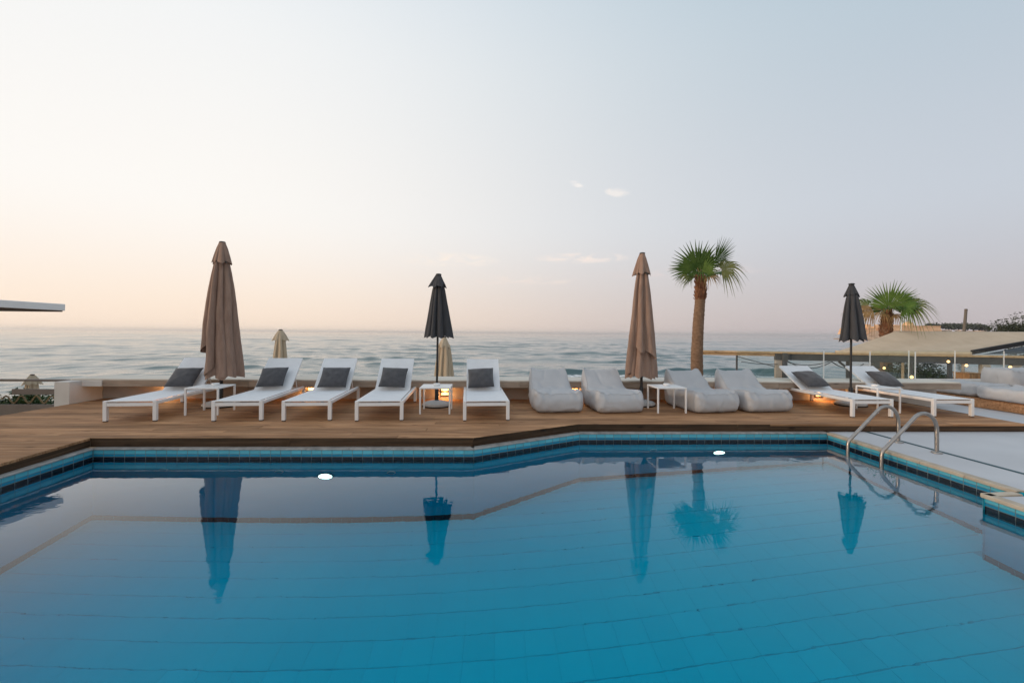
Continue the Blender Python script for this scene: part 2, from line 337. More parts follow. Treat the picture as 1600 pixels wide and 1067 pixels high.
def sea_mat():
    m, n, l, b = newmat('sea_water')
    b.inputs['Base Color'].default_value = (.085, .140, .145, 1); b.inputs['Roughness'].default_value = .10; b.inputs['IOR'].default_value = 1.333
    tc = n.new('ShaderNodeTexCoord')
    hs = []
    for sc, st, w in ((.42, (.55, 2.0, 1), 1.0), (2.4, (.7, 1.8, 1), .8)):
        mp = n.new('ShaderNodeMapping'); l.new(tc.outputs['Object'], mp.inputs[0]); mp.inputs['Scale'].default_value = st
        z = n.new('ShaderNodeTexNoise'); l.new(mp.outputs[0], z.inputs[0]); z.inputs['Scale'].default_value = sc; z.inputs['Detail'].default_value = 6; z.inputs['Distortion'].default_value = .5
        mu = n.new('ShaderNodeMath'); mu.operation = 'MULTIPLY'; l.new(z.outputs[0], mu.inputs[0]); mu.inputs[1].default_value = w; hs.append(mu.outputs[0])
    ad = n.new('ShaderNodeMath'); l.new(hs[0], ad.inputs[0]); l.new(hs[1], ad.inputs[1])
    bp = n.new('ShaderNodeBump'); l.new(ad.outputs[0], bp.inputs['Height']); bp.inputs['Strength'].default_value = .4; bp.inputs['Distance'].default_value = .07; l.new(bp.outputs[0], b.inputs['Normal'])
    at = n.new('ShaderNodeAttribute'); at.attribute_name = 'foam'
    fz = n.new('ShaderNodeTexNoise'); l.new(tc.outputs['Object'], fz.inputs[0]); fz.inputs['Scale'].default_value = 1.4; fz.inputs['Detail'].default_value = 8
    fm = n.new('ShaderNodeMath'); fm.operation = 'MULTIPLY'; l.new(at.outputs['Fac'], fm.inputs[0]); l.new(fz.outputs[0], fm.inputs[1])
    mr = n.new('ShaderNodeMapRange'); l.new(fm.outputs[0], mr.inputs[0]); mr.inputs[1].default_value = .30; mr.inputs[2].default_value = .48
    mx = n.new('ShaderNodeMixRGB'); l.new(mr.outputs[0], mx.inputs[0]); mx.inputs[1].default_value = (.085, .140, .145, 1); mx.inputs[2].default_value = (.75, .75, .75, 1); l.new(mx.outputs[0], b.inputs['Base Color'])
    rr = n.new('ShaderNodeMapRange'); l.new(mr.outputs[0], rr.inputs[0]); rr.inputs[3].default_value = .10; rr.inputs[4].default_value = .9; l.new(rr.outputs[0], b.inputs['Roughness'])
sea_mat()

# ================================================================== SETTING
# ------------------------------------------------------------------ sea
SEA = -3.6
def build_sea():
    nr, na = 1100, 620
    r = 34 * (14000 / 34) ** np.linspace(0, 1, nr); a = np.radians(np.linspace(-68, 68, na))
    RR, AA = np.meshgrid(r, a, indexing='ij')
    X = RR * np.sin(AA); Y = RR * np.cos(AA); Z = np.zeros_like(X); DX = np.zeros_like(X); DY = np.zeros_like(X)
    cell = np.maximum(RR * (r[1] / r[0] - 1), RR * (a[1] - a[0]) * .6)
    g = np.random.default_rng(3)
    for i in range(72):
        lam = 1.3 * (28 / 1.3) ** (i / 71.0) * g.uniform(.9, 1.1)
        th = g.normal(-math.pi / 2 + .12, .22 if lam > 5 else .5)
        k = 2 * math.pi / lam; kx, ky = k * math.cos(th), k * math.sin(th); ph = g.uniform(0, 6.28)
        steep = (.0115 if lam > 4 else .017) + .009 * math.exp(-(math.log(lam / 6.0) / .45) ** 2)
        fade = sstep(2.0, 4.5, lam / cell)
        # waves run in groups
        grp = .40 + 3.2 * np.abs(np.sin(X * g.uniform(.012, .035) + Y * g.uniform(-.03, .03) + g.uniform(0, 6))) ** 9 * np.abs(np.sin(Y * g.uniform(.02, .05) + X * g.uniform(-.01, .01) + g.uniform(0, 6))) ** 2
        p = kx * X + ky * Y + ph; A = steep / k * g.uniform(.5, 1.5) * fade * grp
        Z += A * np.sin(p); DX += 1.15 * A * math.cos(th) * np.cos(p); DY += 1.15 * A * math.sin(th) * np.cos(p)
    foam = np.zeros_like(X)
    # breakers running in to the beach
    for (y0, sl, x0, x1, h, w) in ((52, .015, 4, 40, .62, 1.7), (66, -.02, -24, -2, .38, 2.0), (46, .02, -9, 3, .34, 1.5), (75, .01, 12, 34, .34, 2.2), (58, -.01, -48, -30, .32, 1.8)):
        yc = y0 + sl * X + 1.1 * np.sin(X * .21 + y0) + .6 * np.sin(X * .57 + 1)
        win = sstep(x0 - 4, x0 + 5, X) * (1 - sstep(x1 - 6, x1 + 4, X)); t = (Y - yc)
        prof = np.where(t < 0, np.exp(-(t / (w * .55)) ** 2), np.exp(-(t / (w * 1.5)) ** 2))
        Z += h * win * prof * (.8 + .2 * np.sin(X * .9)); DY -= .5 * win * prof * h
    f1 = np.exp(-((Y - 47.5) / 2.4) ** 2) * sstep(5, 9, X) * (1 - sstep(13, 18, X))
    f2 = np.exp(-((Y - 49.5) / .5) ** 2) * sstep(4, 10, X) * (1 - sstep(34, 42, X)) * .8
    f3 = np.exp(-((Y - 44) / 3) ** 2) * sstep(18, 24, X) * (1 - sstep(30, 38, X)) * .85
    foam = np.clip(f1 + f2 + f3, 0, 1)
    co = np.stack([X + DX, Y + DY, SEA + Z], -1).reshape(-1, 3)
    idx = np.arange(nr * na).reshape(nr, na)
    q = np.stack([idx[:-1, :-1], idx[1:, :-1], idx[1:, 1:], idx[:-1, 1:]], -1).reshape(-1, 4)[:, ::-1]
    me = bpy.data.meshes.new('sea'); nv, nf = len(co), len(q)
    me.vertices.add(nv); me.vertices.foreach_set('co', co.astype(np.float32).ravel())
    me.loops.add(nf * 4); me.loops.foreach_set('vertex_index', q.astype(np.int32).ravel())
    me.polygons.add(nf); me.polygons.foreach_set('loop_start', np.arange(0, nf * 4, 4, dtype=np.int32)); me.polygons.foreach_set('loop_total', np.full(nf, 4, dtype=np.int32))
    me.update(); me.polygons.foreach_set('use_smooth', np.ones(nf, dtype=bool))
    at = me.attributes.new('foam', 'FLOAT', 'POINT'); at.data.foreach_set('value', foam.ravel().astype(np.float32))
    tag(obj('sea', me, 'sea_water'), kind='structure')
build_sea()

# ------------------------------------------------------------------ beach below the terrace
def grid_sheet(name, xs, ys, zf, mat, kind='structure'):
    vs = [(x, y, zf(x, y)) for y in ys for x in xs]; nx = len(xs)
    fs = [(j * nx + i, j * nx + i + 1, (j + 1) * nx + i + 1, (j + 1) * nx + i) for j in range(len(ys) - 1) for i in range(nx - 1)]
    b = MB(); b.add(vs, fs, True); return tag(b.build(name, mat), kind=kind)
def beach_z(x, y):
    t = min(max((y - 14) / 16, 0), 1)
    return -1.55 - 2.6 * t * t * (3 - 2 * t) - (1.0 * min(max((-8 - x) / 4, 0), 1) if y < 30 else 0) + .08 * mnoise.noise(Vector((x * .4, y * .4, 0)))
xs_b = [-3000, -400, -60] + list(np.linspace(-30, 40, 60)) + [80, 400, 3000]
ys_b = [-3000, -300, -40, -8] + list(np.linspace(-4, 34, 40)) + [50]
grid_sheet('ground', xs_b, ys_b, lambda x, y: beach_z(x, y) - (1.3 if y < 8.6 and -9 < x < 20 else 0) if y > -8 else -2.6, 'sand')

# ------------------------------------------------------------------ swimming pool
ZW = -.246; ZC = -.112
def zfl(x): return -1.99 + .098 * x
POOL = [(-4.86, 5.28), (-.27, 5.24), (1.21, 6.06), (4.90, 6.075), (4.86, 3.735), (4.45, 3.70), (4.40, .75), (-4.55, .75)]
pool = MB()
n = len(POOL)
for i in range(n):
    a, b = Vector(POOL[i]), Vector(POOL[(i + 1) % n]); d = (b - a).normalized(); nrm = Vector((-d.y, d.x)); # pool is clockwise: left of travel is outward
    o = nrm * .014
    a2, b2 = a + o - d * .014, b + o + d * .014
    pool.add([(a2.x, a2.y, -2.7), (b2.x, b2.y, -2.7), (b2.x, b2.y, ZC), (a2.x, a2.y, ZC)], [(0, 1, 2, 3)])
pool_o = tag(pool.build('swimming_pool', 'pool_grout'), kind='structure')
gl_ = MB()
for i in range(n):
    a, b = Vector(POOL[i]), Vector(POOL[(i + 1) % n]); d = (b - a).normalized(); o = Vector((-d.y, d.x)) * .002; a2, b2 = a + o - d * .002, b + o + d * .002
    gl_.add([(a2.x, a2.y, -.40), (b2.x, b2.y, -.40), (b2.x, b2.y, ZC), (a2.x, a2.y, ZC)], [(0, 1, 2, 3)])
gl_.build('waterline_grout', 'grout_pale', pool_o)
MB().add([(-5.2, .4, zfl(-5.2) - .004), (5.2, .4, zfl(5.2) - .004), (5.2, 6.4, zfl(5.2) - .004), (-5.2, 6.4, zfl(-5.2) - .004)], [(0, 1, 2, 3)]).build('floor_screed', 'pool_grout', pool_o)
def tile_mesh(name, w, h, t, gw, gh, mat):
    me = MB().box(-w / 2 + gw, w / 2 - gw, -t, 0, gh, h - gh, bev=.0025).mesh(name); me.materials.append(MT[mat]); return me
TW = .125
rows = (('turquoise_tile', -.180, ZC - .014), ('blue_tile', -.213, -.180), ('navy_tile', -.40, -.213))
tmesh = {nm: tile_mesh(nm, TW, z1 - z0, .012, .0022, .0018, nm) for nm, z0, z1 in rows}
wall_rest = MB(); wall_line = MB()
for i in range(n):
    a, b = Vector(POOL[i]), Vector(POOL[(i + 1) % n]); L = (b - a).length; d = (b - a) / L; nrm = Vector((-d.y, d.x))
    k = max(1, round(L / TW)); w = L / k; ang = math.atan2(d.y, d.x); vis = i in (0, 1, 2, 3, 4, 5, 7)
    for j in range(k):
        c = a + d * (w * (j + .5))
        if i not in (6,) and (c.y > 2.2):
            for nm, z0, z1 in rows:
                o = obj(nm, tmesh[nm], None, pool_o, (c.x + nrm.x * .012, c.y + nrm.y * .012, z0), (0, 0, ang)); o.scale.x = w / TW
        # below the water line: courses down to the floor
        p0, p1 = a + d * (w * j + .0008), a + d * (w * (j + 1) - .0008)
        zf0, zf1 = zfl(p0.x), zfl(p1.x); ztop = -.40
        m_ = 13
        for q in range(m_):
            t0, t1 = q / m_, (q + 1) / m_
            zz = lambda f, t: ztop + (f + .132 - ztop) * t
            g = .0008
            tgt = wall_rest
            tgt.add([(p0.x, p0.y, zz(zf0, t1) + g), (p1.x, p1.y, zz(zf1, t1) + g), (p1.x, p1.y, zz(zf1, t0) - g), (p0.x, p0.y, zz(zf0, t0) - g)], [(0, 1, 2, 3)])
        wall_line.add([(p0.x, p0.y, zf0 - .01), (p1.x, p1.y, zf1 - .01), (p1.x, p1.y, zf1 + .128), (p0.x, p0.y, zf0 + .128)], [(0, 1, 2, 3)])
tag(wall_rest.build('wall_tile', 'pool_wall', pool_o), kind='stuff')
tag(wall_line.build('line_tile', 'navy_tile', pool_o), kind='stuff')
def inside(x, y, m=.06):
    if y < .75 - m or y > 6.06 + m or x < -4.86 - m: return False
    if y > 3.72: 
        if x > 4.9 + m: return False
        if y > 5.24 + m:
            if x < -.27 - m: return False
            if x < 1.21 and (y - 5.24) > (x + .27) * .82 / 1.48 + .1 + m: return False
        return True
    return x < 4.45 + m
FT_W, FT_D = .25, .245; slope = -math.atan(.098)
ft_me = MB().box(-FT_W / 2 + .0005, FT_W / 2 - .0005, -FT_D / 2 + .0035, FT_D / 2 - .0035, -.01, 0, bev=.002).mesh('floor_tile'); ft_me.materials.append(MT['pool_tile'])
cand = []
for iy in range(24):
    for ix in range(-24, 24):
        x, y = (ix + .5 + .0) * FT_W * math.cos(slope), .62 + (iy + .5) * FT_D
        if inside(x, y): cand.append((math.hypot(x * .45, y - 2.0), x, y))
cand.sort()
rest = MB()
for q, (_, x, y) in enumerate(cand):
    jit = random.uniform(-.002, .002)
    if q < 300: obj('floor_tile', ft_me, None, pool_o, (x, y + jit, zfl(x)), (0, slope, 0))
    else: rest.box(-FT_W / 2 + .0005, FT_W / 2 - .0005, -FT_D / 2 + .0035, FT_D / 2 - .0035, -.01, 0, Matrix.Translation((x, y + jit, zfl(x))) @ Matrix.Rotation(slope, 4, 'Y'))
tag(rest.build('floor_tiling', 'pool_tile', pool_o), kind='stuff')
# coping
def coping(i, mat, t_out, over=.018, z0=ZC - .016, z1=ZC + .004, step=.5, trim0=0, trim1=0):
    a, b = Vector(POOL[i]), Vector(POOL[(i + 1) % n]); L = (b - a).length; d = (b - a) / L; nrm = Vector((-d.y, d.x)); k = max(1, round(L / step))
    for j in range(k):
        p0 = a + d * (L * j / k + (.002 if j else trim0)); p1 = a + d * (L * (j + 1) / k - (.002 if j < k - 1 else trim1))
        prof = [(-over, z0 + .004), (-over, z1 - .006), (-over + .006, z1), (t_out, z1), (t_out, z0), (-over + .004, z0)]
        b_ = MB(); vs = [(p.x + nrm.x * o, p.y + nrm.y * o, z) for p in (p0, p1) for o, z in prof]; m = len(prof)
        b_.add(vs, [tuple(range(m)), tuple(reversed(range(m, 2 * m)))] + [(q, (q + 1) % m + 0, (q + 1) % m + m, q + m)[::-1] for q in range(m)])
        b_.build('coping_stone', mat, pool_o)
for i in (0, 1, 2): coping(i, 'coping_marble', .10, trim0=.0, trim1=.0)
coping(7, 'coping_marble', .10)
for i in (3, 4, 5): coping(i, 'coping_sand', .07 if i != 4 else .06, z0=ZC - .03, z1=ZC + .006, over=.02, trim0=.02 if i == 3 else (.075 if i == 4 else .0), trim1=.02 if i == 3 else 0)
coping(6, 'coping_sand', .1)
# water
wm = MB(); wm.add([(x, y, ZW) for x, y in POOL], [tuple(reversed(range(n)))])
tag(wm.build('pool_water', 'pool_water'), kind='structure')

# ------------------------------------------------------------------ paving on the right and behind the camera
pv = MB()
pv.add([(4.965, 3.80, -.116), (4.965, 6.30, -.116), (10.2, 6.30, -.116), (10.2, 9.6, -.116), (16, 9.6, -.116), (16, -6, -.116), (-9, -6, -.116), (-9, .66, -.116), (-4.5, .66, -.116), (4.50, .66, -.116), (4.515, 3.64, -.116), (4.92, 3.66, -.116)], [(11, 10, 9, 8, 7, 6, 5, 4, 3, 2, 1, 0)])
pv.add([(8.0, 6.2, -.12), (10.3, 6.2, -.12), (10.3, 9.7, -.12), (8.0, 9.7, -.12)], [(0, 1, 2, 3)])
pav = tag(pv.build('paving', 'paving'), kind='structure')
ch = MB().box(5.53, 5.585, .8, 6.13, -.1145, -.112).build('drain_channel', 'channel', pav)

# ------------------------------------------------------------------ wooden deck
DXL, DXR, DYB = -7.55, 8.10, 8.45
sub = MB()
sub.add([(-7.5, 2.0, -.05), (-4.98, 2.0, -.05), (-4.98, 5.42, -.05), (-7.5, 5.42, -.05)], [(0, 1, 2, 3)])
sub.add([(-7.5, 5.42, -.051), (-.4, 5.42, -.051), (1.1, 6.24, -.051), (8.0, 6.24, -.051), (8.0, 8.44, -.051), (-7.5, 8.44, -.051)], [(0, 1, 2, 3, 4, 5)])
deck = tag(sub.build('wooden_deck', 'substructure'), kind='structure')
def deck_edge_x(y):      # x of the pool side edge of the deck for rows that end at the pool
    if y < 5.337: return -4.945 + .088 * (5.335 - y)
    if y < 6.142: return -.29 + (y - 5.335) * (1.20 + .29) / (6.14 - 5.335)
    return DXR
def plank(x00, x01, x10, x11, y0, y1):
    """one board: x extents at its front (x00,x01) and at its back (x10,x11)"""
    cx, cy_ = (x00 + x01) / 2, (y0 + y1) / 2; z1 = random.uniform(-.0015, .0015); e = .003
    bot = [(x00, y0), (x01, y0), (x11, y1), (x10, y1)]
    top = [(x00 + e * .5, y0 + e), (x01 - e * .5, y0 + e), (x11 - e * .5, y1 - e), (x10 + e * .5, y1 - e)]
    vs = [(x - cx, y - cy_, -.028) for x, y in bot] + [(x - cx, y - cy_, z1 - e) for x, y in bot] + [(x - cx, y - cy_, z1) for x, y in top]
    fs = [(0, 1, 5, 4), (1, 2, 6, 5), (2, 3, 7, 6), (3, 0, 4, 7), (4, 5, 9, 8), (5, 6, 10, 9), (6, 7, 11, 10), (7, 4, 8, 11), (8, 9, 10, 11)]
    MB().add(vs, fs).build('plank', 'deck_wood', deck, (cx, cy_, 0))
GAP = .005
def course(ya, yb, k):      # k courses of boards between ya and yb
    return [(ya + (yb - ya) * q / k + GAP / 2, ya + (yb - ya) * (q + 1) / k - GAP / 2) for q in range(k)]
for y0, y1 in course(2.0, 5.337, 24) + course(5.337, 6.142, 6) + course(6.142, DYB, 17):
    xr0, xr1 = deck_edge_x(y0), deck_edge_x(y1)
    cuts = []; x = DXL + random.uniform(1.2, 4.2)
    while x < min(xr0, xr1) - .9: cuts.append(x); x += random.choice((3.6, 4.2, 3.0, 4.8))
    xs = [DXL] + cuts
    for q, c in enumerate(xs):
        last = q == len(xs) - 1; c0 = c + (.0015 if q else 0)
        plank(c0, (xr0 if last else xs[q + 1] - .0015), c0, (xr1 if last else xs[q + 1] - .0015), y0, y1)
# fascia boards along the pool side
EDGE = [(-4.66, 2.0), (-4.95, 5.341), (-.285, 5.338), (1.205, 6.144), (8.105, 6.15), (8.19, 8.44)]
for i in range(len(EDGE) - 1):
    a, b = Vector(EDGE[i]), Vector(EDGE[i + 1]); L = (b - a).length; d = (b - a) / L; nr_ = Vector((-d.y, d.x)) if i else Vector((-d.y, d.x))
    k = max(1, round(L / 2.6)); cutp = [0] + sorted(L * (j + random.uniform(-.15, .15)) / k for j in range(1, k)) + [L]
    for p, q in zip(cutp[:-1], cutp[1:]):
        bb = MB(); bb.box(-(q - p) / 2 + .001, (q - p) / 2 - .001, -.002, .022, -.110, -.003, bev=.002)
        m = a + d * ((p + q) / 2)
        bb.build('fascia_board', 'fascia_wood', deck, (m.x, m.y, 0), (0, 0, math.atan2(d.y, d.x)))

# ------------------------------------------------------------------ parapet bench along the sea side
pb = empty('parapet_bench', (0, 8.4, 0)); OFF = Vector((0, -8.4, 0))
tag(pb, 'long pale plastered parapet bench with overhanging slab along the back of the deck', 'bench')
ZT = .42
def pbox(name, mat, *b, bev=.006): return MB().box(b[0], b[1], b[2] - 8.4, b[3] - 8.4, b[4], b[5], bev=bev).build(name, mat, pb)
pbox('back_wall', 'plaster_warm', -7.9, 9.15, 8.455, 8.70, -2.6, ZT - .03)
pbox('top_slab', 'slab_top', -7.82, 9.2, 8.045, 8.74, ZT - .028, ZT)
xj = [-7.24, -4.6, -2.0, .45, 3.1, 5.5, 7.6, 9.2]
for a, b in zip(xj[:-1], xj[1:]):
    MB().box(-(b - a) / 2 + .0015, (b - a) / 2 - .0015, -.02, .02, -.055, .055, bev=.003).build('apron_board', 'apron_wood', pb, ((a + b) / 2, 8.052 - 8.4, ZT - .085))
pbox('soffit', 'plaster_warm', -7.7, 9.15, 8.075, 8.452, ZT - .075, ZT - .031)
pbox('end_wall', 'plaster', -7.86, -7.60, 7.80, 8.45, -.6, ZT - .031)
pbox('white_end_lip', 'plaster', -7.84, -7.242, 8.022, 8.073, ZT - .142, ZT - .0285)
# lamps set into the wall under the slab
def wall_light(x, z, label, h=.2):
    t = empty('wall_light', (x, 8.452, z)); tag(t, label, 'lamp', 'warm lamps in the parapet wall')
    MB().box(-.085, .085, -.02, 0, 0, h, bev=.003).build('backplate', 'dark_metal', t)
    for q in range(2):
        z0 = .02 + q * (h - .02) / 2
        MB().box(-.07, .07, -.03, -.0205, z0, z0 + .05, bev=.002).build('diffuser', 'warm_lamp', t)
    MB().box(-.088, .088, -.055, -.0205, h * .5 - .012, h * .5 + .010, bev=.002).build('louvre', 'dark_metal', t)
    MB().box(-.088, .088, -.055, -.0205, h - .008, h + .004, bev=.002).build('louvre', 'dark_metal', t)
    ld = bpy.data.lights.new('lamp_glow', 'POINT'); ld.energy = 4.5; ld.color = (1.0, .50, .18); ld.shadow_soft_size = .03
    lo_ = bpy.data.objects.new('lamp_glow', ld); col.objects.link(lo_); lo_.parent = t; lo_.location = (0, -.10, .1)
wall_light(-6.30, .06, 'warm lamp on the parapet wall behind the leftmost sun lounger')
wall_light(-3.62, .06, 'warm lamp on the parapet wall between the second and third loungers')
wall_light(-1.02, .06, 'warm louvred lamp seen under the side table beside the dark parasol')
wall_light(1.56, .06, 'warm lamp on the parapet wall between the first two beanbags')
wall_light(4.18, .06, 'warm lamp on the parapet wall between the third and fourth beanbags')
wall_light(6.62, .06, 'warm lamp glowing under the right hand loungers, low on the parapet wall')

# ------------------------------------------------------------------ raised platform with daybeds, low wall
pl = tag(MB().box(9.85, 16, 7.0, 9.6, -.11, .04).build('wooden_platform', 'substructure'), kind='structure')
yy = 7.0; 
while yy < 9.58:
    MB().box(-3.1, 3.1, 0, .135, -.02, .012, bev=.003).build('plank', 'deck_wood', pl, (12.95, yy, .058)); yy += .1405
for a, b in ((7.0, 8.4), (8.402, 9.6)):
    MB().box(-.012, .012, -(b - a) / 2, (b - a) / 2, -.155, 0, bev=.003).build('fascia_board', 'deck_wood', pl, (9.836, (a + b) / 2, .045))
lw = empty('low_wall', (9, 9.6, -.12)); tag(lw, 'low pale wall with rounded grey cap behind the wooden platform at right', 'wall')
MB().box(-.1, 7, .05, .30, -2, .32, bev=.01).build('wall_body', 'plaster', lw)
MB().tube([(-.12, .17, .36), (7, .17, .36)], .075, 16).build('cap', 'plaster', lw)

# ------------------------------------------------------------------ glass balustrade
gb = empty('glass_balustrade', (7.2, 8.62, ZT)); tag(gb, 'clear glass balustrade of upright panes on the parapet at right', 'balustrade')
for gx, gy, z0 in (([5.0, 5.95, 6.86, 7.86, 8.85], 0.0, 0.0), ([8.95, 9.87, 11.02, 12.25, 13.5], 1.15, -.10)):
    for a, b in zip(gx[:-1], gx[1:]):
        MB().box(a - 7.2 + .012, b - 7.2 - .012, gy - .006, gy + .006, z0 + .01, .575 if gy == 0 else .56, bev=.002).build('pane', 'clear_glass', gb)
    for a in gx[2 if gy == 0 else 1:]:
        MB().box(a - 7.2 - .006, a - 7.2 + .006, gy - .012, gy + .012, z0, .58 if gy == 0 else .565, bev=.002).build('post', 'white_metal', gb)

# ================================================================== FURNITURE
# ------------------------------------------------------------------ loungers
LW, LL, LH = .70, 1.76, .30
def make_lounger(ang, hinge=1.16, bl=.78):
    t = empty('sun_lounger'); w = LW / 2
    for s, nm in ((-1, 'side_rail'), (1, 'side_rail')):
        MB().box(s * (w - .022) - .022, s * (w - .022) + .022, .052, LL - .052, LH - .052, LH - .004, bev=.004).build(nm, 'white_metal', t)
    MB().box(-w + .0505, w - .0505, .002, .046, LH - .078, LH - .030, bev=.004).build('front_rail', 'white_metal', t)
    MB().box(-w + .0505, w - .0505, LL - .046, LL - .002, LH - .054, LH - .010, bev=.004).build('rear_rail', 'white_metal', t)
    for sx in (-1, 1):
        for y0 in (0, LL - .05):
            lg = MB().box(sx * w - (.05 if sx > 0 else 0), sx * w + (.05 if sx < 0 else 0), y0, y0 + .05, .012, LH, bev=.004).build('leg', 'white_metal', t)
            MB().box(sx * w - (.046 if sx > 0 else -.004), sx * w + (.046 if sx < 0 else -.004), y0 + .004, y0 + .046, 0, .0125).build('foot', 'rubber', lg)
    # stretched sling, sagging slightly
    b = MB(); nx, ny = 10, 24; vs = []
    for j in range(ny + 1):
        for i in range(nx + 1):
            u, v = i / nx * 2 - 1, j / ny
            vs.append((u * (w - .046), .012 + v * (hinge - .012), LH + .002 - .010 * (1 - u * u) * (4 * v * (1 - v)) ** .5))
    m = nx + 1
    b.add(vs, [(j * m + i, j * m + i + 1, (j + 1) * m + i + 1, (j + 1) * m + i) for j in range(ny) for i in range(nx)], True)
    b.build('sling_seat', 'sling', t)
    MB().tube([(-w + .046, .014, LH - .006), (w - .046, .014, LH - .006)], .010, 8).build('sling_rod', 'white_metal', t)
    # backrest
    br = empty('backrest'); br.parent = t; br.location = (0, hinge, LH - .01); br.rotation_euler = (ang, 0, 0)
    for s in (-1, 1): MB().box(s * (w - .064) - .015, s * (w - .064) + .015, 0, bl, -.030, 0, bev=.004).build('frame_tube', 'white_metal', br)
    MB().box(-w + .080, w - .080, bl - .030, bl, -.030, 0, bev=.004).build('frame_tube', 'white_metal', br)
    b = MB(); vs = []
    for j in range(ny + 1):
        for i in range(nx + 1):
            u, v = i / nx * 2 - 1, j / ny
            vs.append((u * (w - .050), .01 + v * (bl - .005), .006 - .012 * (1 - u * u) * (4 * v * (1 - v)) ** .5))
    b.add(vs, [(j * m + i, j * m + i + 1, (j + 1) * m + i + 1, (j + 1) * m + i) for j in range(ny) for i in range(nx)], True)
    b.build('sling_back', 'sling', br)
    # support bracket
    py, pz = hinge + .42 * math.cos(ang), LH - .04 + .42 * math.sin(ang)
    for s in (-1, 1): MB().tube([(s * (w - .09), py, pz), (s * (w - .09), hinge + .42, LH - .03)], .009, 8).build('prop', 'white_metal', t)
    MB().tube([(-w + .06, hinge + .42, LH - .035), (w - .06, hinge + .42, LH - .035)], .009, 8).build('prop_bar', 'white_metal', t)
    return t
def pillow_mesh():
    b = MB(); N = 26; vs = []
    for side in (1, -1):
        for j in range(N + 1):
            for i in range(N + 1):
                u, v = i / N * 2 - 1, j / N * 2 - 1
                px_ = .225 * u * (1 - .055 * (1 - abs(v) ** 2) * abs(u) ** 3); pz_ = .225 * v * (1 - .055 * (1 - abs(u) ** 2) * abs(v) ** 3)
                th = .072 * ((1 - abs(u) ** 2.6) * (1 - abs(v) ** 2.6)) ** .48
                th += .010 * mnoise.noise(Vector((u * 2.2, v * 2.2, side * 3))) * (1 - u ** 4) * (1 - v ** 4)
                vs.append((px_, side * th, pz_))
    m = N + 1; fs = []
    for s_ in range(2):
        o = s_ * m * m
        for j in range(N):
            for i in range(N):
                q = (o + j * m + i, o + j * m + i + 1, o + (j + 1) * m + i + 1, o + (j + 1) * m + i)
                fs.append(q[::-1] if s_ == 0 else q)
    b.add(vs, fs, True); return b
def make_pillow():
    t = empty('throw_pillow'); pillow_mesh().build('cover', 'pillow_grey', t)
    pts = []
    for q in range(41):
        s = q / 40 * 4; e = int(s) % 4; f = (s - int(s)) * 2 - 1
        u, v = ((f, -1), (1, f), (-f, 1), (-1, -f))[e]
        pts.append((.225 * u * (1 - .055 * (1 - v * v) * abs(u) ** 3), 0, .225 * v * (1 - .055 * (1 - u * u) * abs(v) ** 3)))
    MB().tube(pts, .0045, 6, cap=False).build('piping', 'pillow_piping', t)
    return t
A1, A2 = R(42), R(31)
proto_a = make_lounger(A1); proto_b = make_lounger(A2); pil = make_pillow()
# x of centre, y of front, turn, steep backrest?, label words, pillow shift / size
LNG = [(-5.275, 6.275, R(5.3), 0, 'white sling sun lounger at the far left end, beside the left taupe parasol', 'dark grey pillow on the leftmost lounger, half behind the left taupe parasol'),
       (-3.785, 6.315, R(5.0), 0, 'white sling sun lounger second from the left, right of the taupe parasol', 'dark grey pillow on the second lounger from the left'),
       (-2.795, 6.335, R(4.5), 0, 'white sling sun lounger third from the left, close beside its left neighbour', 'dark grey pillow on the third lounger from the left'),
       (-1.735, 6.335, R(4.3), 0, 'white sling sun lounger fourth from the left, just left of the dark parasol', 'dark grey pillow on the lounger left of the middle dark parasol'),
       (-.145, 6.36, R(4.0), 0, 'white sling sun lounger between the dark parasol and the first grey beanbag', 'dark grey square pillow on the lounger beside the first beanbag'),
       (6.11, 6.635, R(.5), 1, 'white low reclined sun lounger right of the last beanbag, behind the pool ladder', 'dark grey pillow on the reclined lounger next to the last beanbag'),
       (7.54, 6.69, R(0), 1, 'white low reclined sun lounger at the right end of the deck', 'dark grey pillow on the rightmost reclined lounger')]
done = {}
for i, (x, y, rz, k, lab, plab) in enumerate(LNG):
    src = (proto_a, proto_b)[k]
    o = src if k not in done else copy_tree(src); done[k] = 1
    o.location = (x, y, 0); o.rotation_euler = (0, 0, rz); tag(o, lab, 'sun lounger', 'white sun loungers on the deck')
    p = pil if i == 0 else copy_tree(pil)
    ang = (A1, A2)[k]; 
    # pillow stands on the seat and leans back on the backrest
    c = Vector((random.uniform(-.05, .03), 1.16 - .02, LH + .004)); tilt = -(math.pi / 2 - ang)
    q = Euler((tilt + random.uniform(-.05, .03), random.uniform(-.07, .07), random.uniform(-.08, .08))).to_matrix()
    ctr = c + q @ Vector((0, -.078, .232))
    M = Matrix.Translation((x, y, 0)) @ Matrix.Rotation(rz, 4, 'Z') @ Matrix.Translation(ctr) @ q.to_4x4()
    p.location = M.translation; p.rotation_euler = M.to_euler(); k_ = random.uniform(.95, 1.05); p.scale = (k_, random.uniform(.9, 1.15), k_)
    tag(p, plab, 'pillow', 'dark grey pillows on the loungers')

